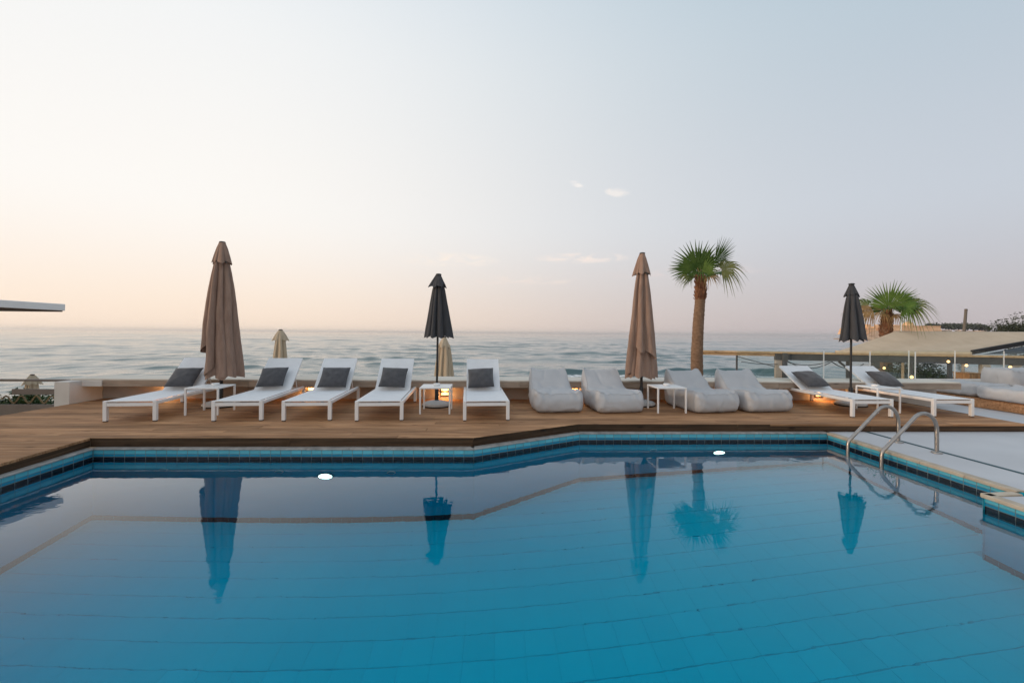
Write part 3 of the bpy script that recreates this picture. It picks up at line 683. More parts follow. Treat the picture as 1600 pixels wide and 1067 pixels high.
# ------------------------------------------------------------------ side tables and ashtrays
def make_table():
    t = empty('side_table'); w, h = .25, .43
    MB().box(-w, w, -w, w, h - .022, h, bev=.004).build('tabletop', 'white_metal', t)
    for sx in (-1, 1):
        for sy in (-1, 1):
            MB().box(sx * (w - .014) - .013, sx * (w - .014) + .013, sy * (w - .014) - .013, sy * (w - .014) + .013, 0, h - .0225, bev=.002).build('leg', 'white_metal', t)
    return t
def make_ashtray():
    t = empty('ashtray')
    MB().lathe([(.045, 0), (.052, .004), (.056, .034), (.053, .037), (.048, .034), (.043, .010), (.0, .009)], 28).build('bowl', 'ceramic', t)
    MB().lathe([(.030, 0), (.0305, .004), (.029, .006), (.0, .006)], 20, (0, 0, .0095)).build('inner_dish', 'base_stone', t)
    return t
tb = make_table(); ash = make_ashtray()
TBL = [(-4.60, 6.985, R(4), .0, 'between the left taupe parasol and the second lounger', .02, .08),
       (-1.00, 7.115, R(2), 1, 'in front of the middle dark parasol', .0, .03),
       (2.945, 7.215, R(0), 1, 'beside the taupe parasol between the beanbags', .02, .05),
       (6.745, 7.235, R(0), 1, 'between the two right hand loungers', -.03, .02)]
for i, (x, y, rz, _, lab, ax, ay) in enumerate(TBL):
    o = tb if i == 0 else copy_tree(tb); o.location = (x, y, 0); o.rotation_euler = (0, 0, rz); tag(o, 'small square white metal side table ' + lab, 'side table', 'white side tables')
    if i == 3: o.scale = (.84, .9, 1)
    a = ash if i == 0 else copy_tree(ash); a.location = (x + ax, y + ay, .43); tag(a, 'white round ashtray on the side table ' + lab, 'ashtray', 'ashtrays on the side tables')

# ------------------------------------------------------------------ closed parasols
def canopy_mesh(R_of, z_top, hem, nl=8, depth=.42, seed=0, nz=44, nt=128, twist=.15, inner=1.0):
    g = random.Random(seed); amp = [g.uniform(.72, 1.18) for _ in range(nl)]; sh = [g.uniform(-.22, .22) for _ in range(nl)]
    b = MB(); vs = []
    for j in range(nz + 1):
        for k in range(nt):
            th = 2 * math.pi * k / nt; s = th / (2 * math.pi) * nl; li = int(s) % nl; f = s - int(s)
            zh = hem(th, li, f); z = z_top + (zh - z_top) * (j / nz); tt = (z_top - z)
            r0 = R_of(tt) * inner
            fold = abs(math.sin(math.pi * f)) ** .65
            am = amp[li] * (1 - abs(f - .5) * 2) + (abs(f - .5) * 2) * .5 * (amp[li] + amp[(li + (1 if f > .5 else -1)) % nl])
            dd = depth * min(1, tt / .5 + .15)
            r = r0 * am * (1 - dd + dd * fold) + .004 * mnoise.noise(Vector((th * 3, z * 5, seed)))
            r += r0 * .11 * mnoise.noise(Vector((math.cos(th) * 1.5, math.sin(th) * 1.5, z * 1.6 + seed * 7)))
            # lobes lie over to one side like folded cloth
            ph = th + twist * (fold - .5) + sh[li] * (tt / 2) + .05 * math.sin(z * 3 + li)
            vs.append((r * math.cos(ph), r * math.sin(ph), z))
    fs = [(j * nt + k, j * nt + (k + 1) % nt, (j + 1) * nt + (k + 1) % nt, (j + 1) * nt + k)[::-1] for j in range(nz) for k in range(nt)]
    b.add(vs, fs, True); return b
def lin(pts):
    def f(t):
        for (a, va), (b_, vb) in zip(pts[:-1], pts[1:]):
            if t <= b_: return va + (vb - va) * max(0, (t - a)) / (b_ - a)
        return pts[-1][1]
    return f
def parasol(loc, top, fabric, prof, hem, cap_prof, cap_len, pole_r, label, seed, base_r=.26, inner_hem=None, lean=0.0, group='closed parasols on the deck', base=True, pole_mat='dark_metal', nl=8, depth=.42):
    t = empty('parasol', loc); t.rotation_euler = (0, lean, 0); tag(t, label, 'parasol', group)
    if base:
        bs = MB().lathe([(base_r, .022), (base_r + .004, .04), (base_r * .93, .066), (base_r * .6, .092), (base_r * .25, .105), (.045, .108)], 40).build('base', 'base_stone', t)
        MB().lathe([(base_r * .97, 0), (base_r * 1.02, .006), (base_r * 1.02, .0215)], 40).build('base_rim', 'rubber', bs)
        MB().lathe([(.034, .1), (.034, .34), (.030, .345)], 16).build('base_tube', pole_mat, bs)
    MB().tube([(0, 0, .1 if base else 0), (0, 0, top - .02)], pole_r, 14).build('pole', pole_mat, t)
    cp = canopy_mesh(prof, top - .06, hem, seed=seed, nl=nl, depth=depth).build('canopy', fabric, t)
    if inner_hem is not None: canopy_mesh(prof, top - .3, inner_hem, seed=seed + 9, inner=.82, depth=.3, nl=nl).build('inner_fold', fabric, cp)
    g = random.Random(seed)
    hs = [g.uniform(-.03, .03) for _ in range(nl)]
    canopy_mesh(cap_prof, top - .01, lambda th, li, f: top - cap_len + hs[li] * 1.0 - .05 * cap_len / .2 * (1 - abs(2 * f - 1)) ** 1.0 * .5, seed=seed + 3, nz=16, depth=.25, nl=nl).build('vent_cap', fabric, t)
    MB().lathe([(.050, -.014), (.052, -.004), (.046, .008), (.02, .014)], 20, (0, 0, top)).build('finial', 'dark_metal', t)
    return t
big = lin([(0, .055), (.30, .125), (.5, .165), (1.0, .235), (1.75, .315), (2.3, .365), (2.6, .37)])
bigcap = lin([(0, .055), (.1, .10), (.25, .15), (.42, .205), (.6, .23)])
def hemA(th, li, f):
    base = {0: .50, 1: .52, 2: .55, 3: .55, 4: .98, 5: .62, 6: .50, 7: .55}[li]; return base + .05 * (abs(2 * f - 1) - .5) + (.18 * (f - .5) if li in (4, 5) else 0)
def hemB(th, li, f):
    base = {0: .52, 1: .52, 2: .55, 3: .55, 4: .60, 5: 1.02, 6: .92, 7: .55}[li]; return base + .05 * (abs(2 * f - 1) - .5) - (.16 * (f - .5) if li in (5, 6) else 0)
parasol((-4.83, 7.60, 0), 2.875, 'taupe_fabric', big, hemA, bigcap, .34, .027, 'tall closed taupe parasol at the left, in front of the leftmost lounger', 11, .28, lambda th, li, f: .50 + .05 * abs(2 * f - 1) + .02 * math.sin(li * 2.2))
parasol((2.70, 7.78, 0), 2.83, 'taupe_fabric', lambda t: big(t) * .93, hemB, lambda t: bigcap(t) * .92, .37, .027, 'tall closed taupe parasol between the second and third beanbags', 23, .25, lambda th, li, f: .50 + .05 * abs(2 * f - 1) + .02 * math.sin(li * 1.7))
sml = lin([(0, .045), (.2, .115), (.5, .175), (.9, .245), (1.15, .285), (1.4, .29)])
smlcap = lin([(0, .045), (.1, .10), (.22, .165), (.4, .2)])
parasol((-1.07, 7.63, 0), 2.365, 'charcoal_fabric', sml, lambda th, li, f: 1.215 + .05 * abs(2 * f - 1), smlcap, .20, .019, 'closed charcoal parasol in the middle behind a white side table', 31, .25, lean=.008)
parasol((6.74, 7.80, 0), 2.31, 'charcoal_fabric', lambda t: sml(t) * .90, lambda th, li, f: 1.21 + .06 * abs(2 * f - 1) + .02 * math.sin(li * 1.4), lambda t: smlcap(t) * .95, .21, .019, 'closed charcoal parasol at the right between the two reclined loungers', 42, .25)
# beach parasols below the parapet
bp_ = lin([(0, .05), (.2, .15), (.6, .21), (1.2, .27), (1.7, .31), (2.2, .32)]); bcap = lin([(0, .045), (.12, .115), (.28, .19), (.4, .21)])
for x, y, top, lab, sd_ in ((-6.02, 12, 1.36, 'closed beige beach parasol beyond the parapet, above the second lounger', 51), (-1.47, 12, 1.20, 'closed beige beach parasol directly behind the middle charcoal parasol', 52), (-13.3, 12.6, .02, 'small closed cream parasol beyond the grey railing at far left', 53)):
    zb = beach_z(x, y) - .05
    parasol((x, y, zb), top - zb, 'beige_fabric', (bp_ if sd_ < 53 else lambda t: bp_(t) * .8), lambda th, li, f, zb=zb, top=top: top - zb - 1.75 + .05 * abs(2 * f - 1), bcap, .27, .022, lab, sd_, base=False, group='closed beach parasols below the terrace', pole_mat='white_metal')

# ------------------------------------------------------------------ beanbag loungers
def bag_mesh(W, L, top_of, nu=30, nv=46, nw=14, p=9.0, seed=0, ears=True):
    """inflated bag: cube surface pulled to a super-ellipsoid, then shaped by its side profile"""
    b = MB(); pts = {}; vs = []; fs = []
    def key(i, j, k):
        q = (i, j, k)
        if q not in pts:
            a, bb, c = i / nu * 2 - 1, j / nv * 2 - 1, k / nw * 2 - 1
            m = (abs(a) ** p + abs(bb) ** p + abs(c) ** (p * .55)) ** (1 / p); m2 = (abs(a) ** p + abs(bb) ** p) ** (1 / p)
            s = 1 / max(m, 1e-6); a2, b2, c2 = a * s, bb * s, c * s
            # seams along the edges stay proud: pull corners back out as small ears
            v = (b2 + 1) / 2; T = top_of(v)
            side = 1 + .05 * (1 - c2 * c2)
            x = a2 * W / 2 * side * (1.02 - .15 * v); y = v * L + (-.035 * (1 - c2 * c2) if v < .5 else .02 * (1 - c2 * c2)) * min(1, abs(b2) ** 3)
            z = (c2 + 1) / 2 * T
            cr = (.034 if v < .5 else .06) * (1 - min(1, abs(abs(a) - 1) * 2.4)) * (1 - min(1, abs(abs(bb) - 1) * 2.0)) * (1 if c > .3 else 0) if ears else 0
            z += cr
            wv = Vector((x * 5.5, y * 3.2, z * 6 + seed))
            wr = .009 * mnoise.noise(wv) + .005 * mnoise.noise(Vector((x * 13, y * 7, z * 12 + seed)))
            nn = mnoise.noise(Vector((x * 2.6 + y * 1.2, y * 3.4 - x * 1.5, z * 3 + seed * 3))); mk = max(0, mnoise.noise(Vector((x * 1.8, y * 1.8, seed + 20))) + .5)
            wr -= .026 * math.exp(-(nn / .07) ** 2) * mk
            # creases running down to the fold between seat and back
            cre = -.030 * math.exp(-((v - .60) / .05) ** 2) * (.6 + mnoise.noise(Vector((x * 6, seed, 0)))) if c > .5 else 0
            # sagging creases at the front corners
            fc = max(0, 1 - math.hypot((abs(a) - .75) * 2.0, (v - .03) * 6)); cre += -.020 * fc * math.sin(x * 46 + y * 20 + seed)
            # gathers on the front face
            if bb < -.9: y -= .010 * math.sin(z * 38 + 5 * mnoise.noise(Vector((x * 5, z * 3, seed)))) * abs(a) ** 3
            z += (wr + cre) * min(1, max(0, (c2 + 1)))
            y += wr * .8 * (abs(b2) > .8); x += wr * 1.0 * (abs(a2) > .8)
            pts[q] = len(vs); vs.append((x, y, max(z, .0)))
        return pts[q]
    def face(n1, n2, fn, flip):
        for i in range(n1):
            for j in range(n2):
                q = (key(*fn(i, j)), key(*fn(i + 1, j)), key(*fn(i + 1, j + 1)), key(*fn(i, j + 1)))
                fs.append(q[::-1] if flip else q)
    face(nu, nv, lambda i, j: (i, j, 0), True); face(nu, nv, lambda i, j: (i, j, nw), False)
    face(nu, nw, lambda i, k: (i, 0, k), False); face(nu, nw, lambda i, k: (i, nv, k), True)
    face(nv, nw, lambda j, k: (0, j, k), True); face(nv, nw, lambda j, k: (nu, j, k), False)
    b.add(vs, fs, True); b.idx = pts; return b
bag_top = lin([(0, .29), (.05, .335), (.12, .36), (.25, .365), (.40, .345), (.52, .34), (.62, .38), (.76, .51), (.90, .64), (.96, .65), (1.0, .62)])
BAG = [(1.06, 6.97, R(4.5), .80, 1.12, 'first of four from the lounger row'), (2.09, 6.95, R(7), .80, 1.12, 'just left of the second taupe parasol'),
       (3.76, 6.99, R(11), .82, 1.10, 'behind the third white side table'), (4.70, 7.05, R(6), .84, 1.08, 'rightmost of the four, under the palm trunk')]
for i, (x, y, rz, w, L, lab) in enumerate(BAG):
    t = empty('beanbag_lounger', (x, y, 0), rz); tag(t, 'light grey beanbag lounger, ' + lab, 'beanbag', 'beanbag loungers on the deck')
    bm_ = bag_mesh(w, L, bag_top, seed=i * 5.3 + 1)
    bo = bm_.build('cover', 'bag_fabric', t)
    for a in (0, 30):   # piping along the two upper side edges and the front
        MB().tube([Vector(bm_.v[bm_.idx[(a, j, 14)]]) + Vector((0, 0, .001)) for j in range(0, 47)], .0045, 5).build('side_seam', 'bag_seam', bo)
    MB().tube([Vector(bm_.v[bm_.idx[(q, 0, 14)]]) for q in range(0, 31)], .0045, 5).build('front_seam', 'bag_seam', bo)
    MB().tube([Vector(bm_.v[bm_.idx[(q, 46, 14)]]) for q in range(0, 31)], .0045, 5).build('back_seam', 'bag_seam', bo)
def flat_bag(name, lab, loc, rz, W, L, H, seed, rx=0.0):
    t = empty(name, loc); t.rotation_euler = (rx, 0, rz); tag(t, lab, 'cushion', 'floor cushions on the platform')
    bm_ = bag_mesh(W, L, lin([(0, H * .9), (.1, H), (.5, H * 1.04), (.9, H), (1, H * .9)]), seed=seed, nu=24, nv=34, nw=12)
    bo = bm_.build('cover', 'bag_fabric', t)
    MB().tube([Vector(bm_.v[bm_.idx[(q, 0, 12)]]) for q in range(25)], .0045, 5).build('front_seam', 'bag_seam', bo)
    for a in (0, 24): MB().tube([Vector(bm_.v[bm_.idx[(a, q, 12)]]) for q in range(35)], .0045, 5).build('side_seam', 'bag_seam', bo)
flat_bag('daybed_cushion', 'flat light grey daybed cushion on the platform, the far one of two', (10.36, 8.42, .072), R(3), .86, 1.0, .26, 3.1)
flat_bag('daybed_cushion', 'flat light grey daybed cushion at the right picture edge, the near one', (10.30, 7.42, .072), R(2), 1.0, .92, .24, 8.2)
flat_bag('backrest_cushion', 'big puffy light grey backrest cushion behind the platform daybeds', (11.45, 8.55, .074), R(4), 1.2, .62, .56, 5.5)

# ------------------------------------------------------------------ pool ladder rails
for y, lab in ((5.53, 'far stainless steel ladder handrail arching over the pool edge'), (5.03, 'near stainless steel ladder handrail arching over the pool edge')):
    t = empty('ladder_handrail', (5.45, y, -.112)); tag(t, lab, 'handrail', 'stainless pool ladder rails')
    pts = [(5.45, -.11), (5.45, .02), (5.448, .14)]
    for q in range(11):
        a = q / 10; th = R(0) + a * R(138); pts.append((5.448 - .172 + .172 * math.cos(th), .17 + .205 * math.sin(th)))
    x0, z0 = pts[-1]; pts += [(x0 + (4.77 - x0) * f, z0 + (-.08 - z0) * f) for f in (.25, .5, .75, .92)]
    pts += [(4.765, -.085), (4.752, -.12), (4.746, -.16), (4.745, -.25), (4.745, -.48)]
    MB().tube([(px - 5.45, 0, pz + .112) for px, pz in pts], .0215, 16).build('tube', 'steel', t)
    MB().lathe([(.055, 0), (.055, .008), (.03, .016), (.024, .02)], 24).build('flange', 'steel', t)
    MB().lathe([(.0, -.012), (.026, -.008), (.026, .012)], 16, (4.745 - 5.45, 0, -.48 + .112)).build('end_cap', 'rubber', t)
# ------------------------------------------------------------------ fittings in the pool wall
def fitting(x, y, z, ang, r, lit, lab):
    t = empty('pool_light' if lit else 'pool_inlet', (x, y, z), ang); tag(t, lab, 'pool light' if lit else 'inlet', 'lit lamps in the pool wall' if lit else 'unlit inlets in the pool wall')
    M = Matrix.Rotation(R(90), 4, 'X')
    def disc(nm, prof, mat):
        b = MB().lathe(prof, 28); b.v = [tuple(M @ Vector(v)) for v in b.v]; b.build(nm, mat, t)
    disc('bezel', [(r * 1.18, .001), (r * 1.18, .014), (r * 1.0, .018)], 'steel' if lit else 'white_metal')
    disc('lens' if lit else 'nozzle', [(r * .98, .0185), (r * .7, .026), (0.0, .030)], 'pool_lamp' if lit else 'turquoise_tile')
fitting(-2.08, 5.256, -.87, R(-.5), .085, True, 'lit underwater lamp in the left stretch of pool wall')
fitting(3.26, 6.068, -.82, 0, .085, True, 'lit underwater lamp below the palm, in the right stretch of pool wall')
for x, y, z, lab in ((-4.02, 5.273, -.70, 'round inlet underwater near the left pool corner'), (-2.64, 5.261, -.73, 'round inlet underwater left of the lit lamp'), (-1.28, 5.247, -.73, 'round inlet underwater right of the left lit lamp'), (2.29, 6.065, -.66, 'round inlet underwater left of the right lit lamp')):
    fitting(x, y, z, 0, .045, False, lab)

# ================================================================== BEYOND THE TERRACE
# ------------------------------------------------------------------ palms
def frond(parent, base, direction, normal, Lp, Rf, nseg=26, spread=118, droop=.25, mat='palm_leaf', seed=0, split=.52, curl=0.0):
    g = random.Random(seed); y = Vector(direction).normalized(); nz_ = Vector(normal); z = (nz_ - y * nz_.dot(y)).normalized(); x = y.cross(z)
    B = Matrix((x, y, z)).transposed(); base = Vector(base)
    def W(p): 
        w = base + B @ Vector(p)
        return w
    b = MB(); hub = Vector((0, Lp, 0))
    for k in range(nseg):
        a = R(-spread + 2 * spread * (k + .5) / nseg + g.uniform(-1.5, 1.5)); da = R(2 * spread / nseg) * .52
        rl = Rf * (.78 + .22 * math.cos(a * .8)) * g.uniform(.92, 1.06); dr = droop * g.uniform(.6, 1.5); vs = []
        st = (0.03, .2, split, .68, .84, 1.0)
        for q, t in enumerate(st):
            r = rl * t; wdt = math.tan(da) * r if t <= split else math.tan(da) * rl * split * (1 - ((t - split) / (1 - split)) ** .8) * .92 + .0015
            aa = a + curl * t * t
            c = hub + Vector((math.sin(aa) * r, math.cos(aa) * r, -curl * 0 + .10 * r * (1 - t)))
            px_ = Vector((math.cos(aa), -math.sin(aa), 0))
            fold = wdt * .55
            for s, dz in ((-1, -fold * .5), (0, fold * .5), (1, -fold * .5)):
                p = W(c + px_ * wdt * s + Vector((0, 0, dz)))
                p.z -= dr * rl * max(0, (t - .35)) ** 1.9 * 1.6
                vs.append(p)
        fs = []
        for q in range(len(st) - 1):
            o = q * 3; fs += [(o, o + 1, o + 4, o + 3), (o + 1, o + 2, o + 5, o + 4)]
        b.add(vs, fs, True)
    o = b.build('frond', mat, parent)
    pt = MB(); pt.tube([W((0, Lp * f, .03 * math.sin(f * 3.1))) for f in (0, .3, .6, .9, 1.05)], [.022, .016, .012, .010, .006], 7); pt.build('stalk', 'petiole', o)
def palm(name, loc, pts, radii, crown, fr, label, boots_from, seed):
    t = empty(name, loc); tag(t, label, 'palm tree', 'fan palms behind the terrace'); g = random.Random(seed)
    # trunk with ring scars
    P = [Vector(p) for p in pts]; path = []; rad = []
    N = 90
    for q in range(N + 1):
        f = q / N * (len(P) - 1); i = min(int(f), len(P) - 2); u = f - i
        path.append(P[i].lerp(P[i + 1], u)); r = radii[i] + (radii[i + 1] - radii[i]) * u; rad.append(r * (1 + .025 * math.sin(q * 2.1) + .02 * g.uniform(-1, 1)))
    MB().tube(path, rad, 24).build('trunk', 'trunk', t)
    bt = MB(); z0 = boots_from; top = P[-1]
    nrow = 15
    for rw in range(nrow):
        f = rw / (nrow - 1); zc = z0 + (top.z + .05 - z0) * f
        i = min(range(len(path)), key=lambda k: abs(path[k].z - zc)); c = path[i]; rr = rad[i]
        for k in range(9):
            a = 2 * math.pi * (k + .5 * (rw % 2)) / 9 + g.uniform(-.12, .12); h = g.uniform(.05, .17); out = g.uniform(.006, .05) + .02 * f; w = g.uniform(.03, .05)
            e = Vector((math.cos(a), math.sin(a), 0)); s = Vector((-math.sin(a), math.cos(a), 0))
            p0 = Vector((c.x, c.y, zc)) + e * (rr - .008)
            vs = [p0 - s * w, p0 + s * w, p0 + s * w * .55 + e * out + Vector((0, 0, h)), p0 - s * w * .55 + e * out + Vector((0, 0, h)), p0 + e * .018 + Vector((0, 0, -.005)), p0 + e * (out + .012) + Vector((0, 0, h * .95))]
            bt.add(vs, [(0, 4, 5, 3), (4, 1, 2, 5), (3, 5, 2), (0, 1, 4)])
    bt.build('leaf_bases', 'boots', t)
    for q, (d, nrm, Lp, Rf, ns, sp, dr, mt_, *cu) in enumerate(fr):
        off = Vector((d[0], d[1], 0)) * .04
        frond(t, Vector(crown) + off + Vector((0, 0, g.uniform(-.06, .06))), d, nrm, Lp, Rf, ns, sp, dr, mt_, seed * 50 + q, curl=cu[0] if cu else 0.0)
    return t
# directions as (sideways, towards the pool, up), turned to face the pool
def faced(rows, az):
    r = Vector((math.cos(az), math.sin(az), 0)); c = Vector((math.sin(az), -math.cos(az), 0)); cv = lambda d: r * d[0] + c * d[1] + Vector((0, 0, d[2]))
    return [(cv(d), cv(nn)) + tuple(rest_) for d, nn, *rest_ in rows]
f1 = [((-.30, .30, .90), (.05, 1, .12), .24, .78, 32, 130, .04, 'palm_leaf'),
      ((.62, -.1, .85), (.70, .60, -.45), .50, .74, 18, 48, .04, 'palm_leaf'),
      ((.18, -.1, .95), (.35, .9, .1), .38, .55, 24, 85, .08, 'palm_leaf'),
      ((.95, .15, .48), (.15, .75, .75), .50, .66, 26, 100, .95, 'palm_olive'),
      ((.80, -.5, .35), (.1, .1, .95), .45, .60, 22, 100, .70, 'palm_leaf'),
      ((-.60, -.35, .65), (.2, .8, .5), .36, .62, 26, 115, .12, 'palm_leaf'),
      ((-.55, .45, .12), (-.4, .6, .6), .26, .46, 18, 60, .9, 'palm_olive'),
      ((-.05, .7, .15), (0, .7, .7), .22, .40, 16, 70, .9, 'palm_leaf'),
      ((.40, .5, .05), (.3, .6, .6), .24, .40, 14, 60, .95, 'palm_dry'),
      ((.22, .2, .9), (-.3, .9, .2), .14, .52, 22, 100, .10, 'palm_leaf'), ((-.35, -.3, .3), (.3, .8, .3), .16, .45, 20, 100, .4, 'palm_olive'), ((.35, -.4, .2), (-.2, .8, .3), .18, .42, 18, 90, .6, 'palm_dry'),
      ((-.05, .1, 1), (.3, .9, .1), .26, .50, 18, 70, .0, 'palm_leaf')]
zb1 = beach_z(5.3, 11) - .05
palm('palm_tree', (5.28, 11, zb1), [(0, 0, 0), (.03, 0, 1.4), (.02, 0, 2.4), (.05, 0, 3.2), (.10, 0, 3.9), (.11, 0, 4.35)], [.175, .16, .148, .138, .128, .11], (.11, 0, 4.42), faced(f1, R(-26)),
     'taller fan palm with slim brown trunk behind the third and fourth beanbags', 3.85, 5)
f2 = [((.08, .20, .95), (-.05, 1, .10), .14, .95, 36, 118, .02, 'palm_leaf'),
      ((-.92, .15, .36), (-.15, .75, .75), .55, .78, 26, 95, 1.0, 'palm_olive'),
      ((-.75, .40, .05), (-.2, .8, .6), .42, .66, 22, 80, 1.1, 'palm_dry'),
      ((.88, .20, .20), (.15, .75, .75), .46, .86, 30, 90, 1.0, 'palm_olive'),
      ((.75, .40, .10), (.2, .8, .6), .40, .66, 24, 90, .95, 'palm_leaf'),
      ((.55, -.1, .62), (-.1, .9, .4), .40, .60, 24, 80, .30, 'palm_leaf'),
      ((-.30, .6, -.15), (-.1, .7, .6), .22, .44, 16, 65, 1.0, 'palm_dry'),
      ((.25, .75, .15), (.1, .7, .7), .28, .52, 20, 95, .7, 'palm_leaf'),
      ((.40, .5, -.25), (.2, .7, .6), .24, .42, 14, 60, 1.0, 'palm_dry'), ((-.4, -.3, .35), (.3, .8, .3), .16, .5, 20, 100, .4, 'palm_olive'), ((.4, -.3, .35), (-.2, .8, .3), .18, .5, 20, 100, .5, 'palm_olive')]
zb2 = beach_z(13.3, 14.3) - .05
palm('palm_tree', (13.62, 14.3, zb2), [(0, 0, 0), (0, 0, 1.2), (-.03, 0, 2.1), (-.01, 0, 3.0), (.02, 0, 3.55), (.03, 0, 3.70)], [.26, .23, .19, .165, .145, .12], (.06, 0, 3.80), faced(f2, R(-43)),
     'shorter fan palm growing behind the beige awning at the right', 2.9, 9)

# ------------------------------------------------------------------ beach bar below the terrace
bar = empty('beach_bar', (6.7, 14, -1.9)); tag(bar, 'grey timber beach bar frame with beige awning, below the terrace at right', 'beach bar')
BA, BB = Vector((6.7, 14, .80)), Vector((16.5, 14 - 9.8 * 2.6 / 8.2, .80)); bd = (BB - BA).normalized(); bn = Vector((-bd.y, bd.x, 0)); O = Vector(bar.location)
def bpt(px_t, z, out=0.0): return BA + bd * px_t + bn * out + Vector((0, 0, z - .80))
def bbar(name, a, b, w, h, mat): return MB().bar(Vector(a) - O, Vector(b) - O, w, h, bev=.006).build(name, mat, bar)
LB = (BB - BA).length
bbar('top_plank', bpt(0, .77), bpt(LB * .52, .77), .22, .06, 'pale_wood'); bbar('top_plank', bpt(LB * .521, .77), bpt(LB, .77), .22, .06, 'pale_wood')
bbar('edge_plank', bpt(0, .695), bpt(2.36, .695), .05, .085, 'pale_wood')
bbar('beam', bpt(2.36, .635), bpt(LB, .635), .14, .20, 'bar_grey')
def on(x): return (x - BA.x) / bd.x
for x, w, mt_, mt2 in ((9.05, .30, 'bar_pale', 1), (10.87, .16, 'bar_grey', 0), (13.28, .15, 'bar_grey', 0), (14.05, .3, 'bar_pale', 0)):
    t_ = on(x); MB().bar(bpt(t_, -1.9) - O, bpt(t_, .53) - O, w * .55, w * .62, up=(bd.x, bd.y, 0), bev=.006).build('post', mt_, bar)
    if mt2: MB().bar(bpt(t_ + .14, -1.9, -.02) - O, bpt(t_ + .14, .76, -.12) - O, .17, .12, up=(bd.x, bd.y, 0), bev=.006).build('post', 'bar_grey', bar)
t_ = on(11.54); MB().bar(bpt(t_, .34) - O, bpt(t_, .53) - O, .2, .14, up=(bd.x, bd.y, 0), bev=.006).build('hanging_block', 'bar_grey', bar)
t_ = on(14.1); bbar('brace', bpt(t_, .15), bpt(t_ + .75, .56), .09, .11, 'bar_pale')
t_ = on(10.87); bbar('brace', bpt(t_, .30), bpt(t_ - .25, .53), .05, .06, 'bar_grey')
for x, mt_ in ((12.2, 'pale_wood'), (13.58, 'bar_pale'), (12.4, 'bar_grey')):
    t_ = on(x); MB().tube([bpt(t_, -1.9) - O, bpt(t_, .53) - O], .035, 10).build('pole', mt_, bar)
# thin stays
for x in (7.9,): t_ = on(x); MB().tube([bpt(t_, -1.9) - O, bpt(t_, .655) - O], .03, 10).build('pole', 'bar_grey', bar)
t_ = on(8.0); MB().tube([bpt(on(7.9), .62) - O, bpt(on(9.0), .30) - O], .012, 8).build('stay_rod', 'bar_grey', bar)
# awning: sloping cloth, sagging slightly
aw = MB(); NU, NV = 40, 16; vs = []
FL, FR = bpt(on(10.55), .83), bpt(on(13.75), .86); TL, TR = Vector((13.42, 13.75, 1.50)), Vector((20.2, 13.75, 1.52))
for j in range(NV + 1):
    for i in range(NU + 1):
        u, v = i / NU, j / NV; p = (FL.lerp(FR, u)).lerp(TL.lerp(TR, u), v); p.z -= .05 * math.sin(math.pi * v) * (.6 + .4 * math.sin(u * 22)) ; vs.append(p - O)
m = NU + 1
aw.add(vs, [(j * m + i, j * m + i + 1, (j + 1) * m + i + 1, (j + 1) * m + i) for j in range(NV) for i in range(NU)], True)
awo = aw.build('awning', 'awning', bar); sol = awo.modifiers.new('t', 'SOLIDIFY'); sol.thickness = .012
MB().tube([FL - O, FR - O], .035, 10).build('front_roller', 'pale_wood', awo)
vl = MB(); NQ = 60; vv = []
for q in range(NQ + 1):
    p_ = FL.lerp(FR, q / NQ) - O - bn * (.045 + .006 * math.sin(q * 1.3))
    vv += [p_ + Vector((0, 0, .03)), p_ + Vector((0, 0, -.075 - .006 * math.sin(q * .9)))]
vl.add(vv, [(2 * q, 2 * q + 1, 2 * q + 3, 2 * q + 2) for q in range(NQ)], True); vo_ = vl.build('valance', 'valance_cloth', awo); vo_.modifiers.new('t', 'SOLIDIFY').thickness = .006
MB().bar(FR - O + Vector((.02, -.02, .02)), TR - O + Vector((.05, -.05, .03)), .08, .12, bev=.005).build('edge_board', 'black_board', awo)
MB().add([FR - O + Vector((.3, -.03, -.04)), Vector((22, 13.0, .95)) - O, Vector((22, 13.4, 1.62)) - O, TR - O + Vector((.06, -.06, -.06))], [(0, 1, 2, 3)]).build('side_panel', 'slate_board', awo)
MB().add([Vector((15.3, 11.55, .88)) - O, Vector((23, 12.6, .90)) - O, Vector((23, 12.95, 1.45)) - O], [(0, 1, 2)]).build('ceiling_panel', 'brown_ceiling', awo)
# bulbs on the string
def bulb(x, y, z, ztop, lab, r=.045):
    t = empty('hanging_bulb', (x, y, z)); tag(t, lab, 'light bulb', 'warm bulbs strung along the beach bar')
    MB().lathe([(.0, -r), (r * .6, -r * .8), (r, -.1 * r), (r * .8, .6 * r), (r * .4, 1.1 * r)], 16).build('glass_globe', 'bulb_lit', t)
    MB().lathe([(r * .45, 1.1 * r), (r * .5, 1.25 * r), (r * .42, 2.2 * r), (.01, 2.4 * r)], 12).build('socket', 'dark_metal', t)
    if ztop > z + 2.5 * r: MB().tube([(0, 0, 2.3 * r), (0, 0, ztop - z)], .006, 6).build('cord', 'cable', t)
for px_, z, lab in ((10.80, .33, 'small warm bulb at the grey post, above the first reclined lounger'), (11.68, .365, 'warm bulb by the second palm trunk, above the last pillow'), (12.33, .12, 'low large warm bulb in front of the shrub'),
                    (13.16, .60, 'bright warm bulb at the top of the right grey post'), (13.56, .50, 'warm bulb above the wooden stool'), (14.50, .48, 'bright warm bulb at the far right over the backrest cushion')):
    p = bpt(on(px_), z, -.16); bulb(p.x, p.y, p.z, .56, lab, .036 if z > .2 else .044)
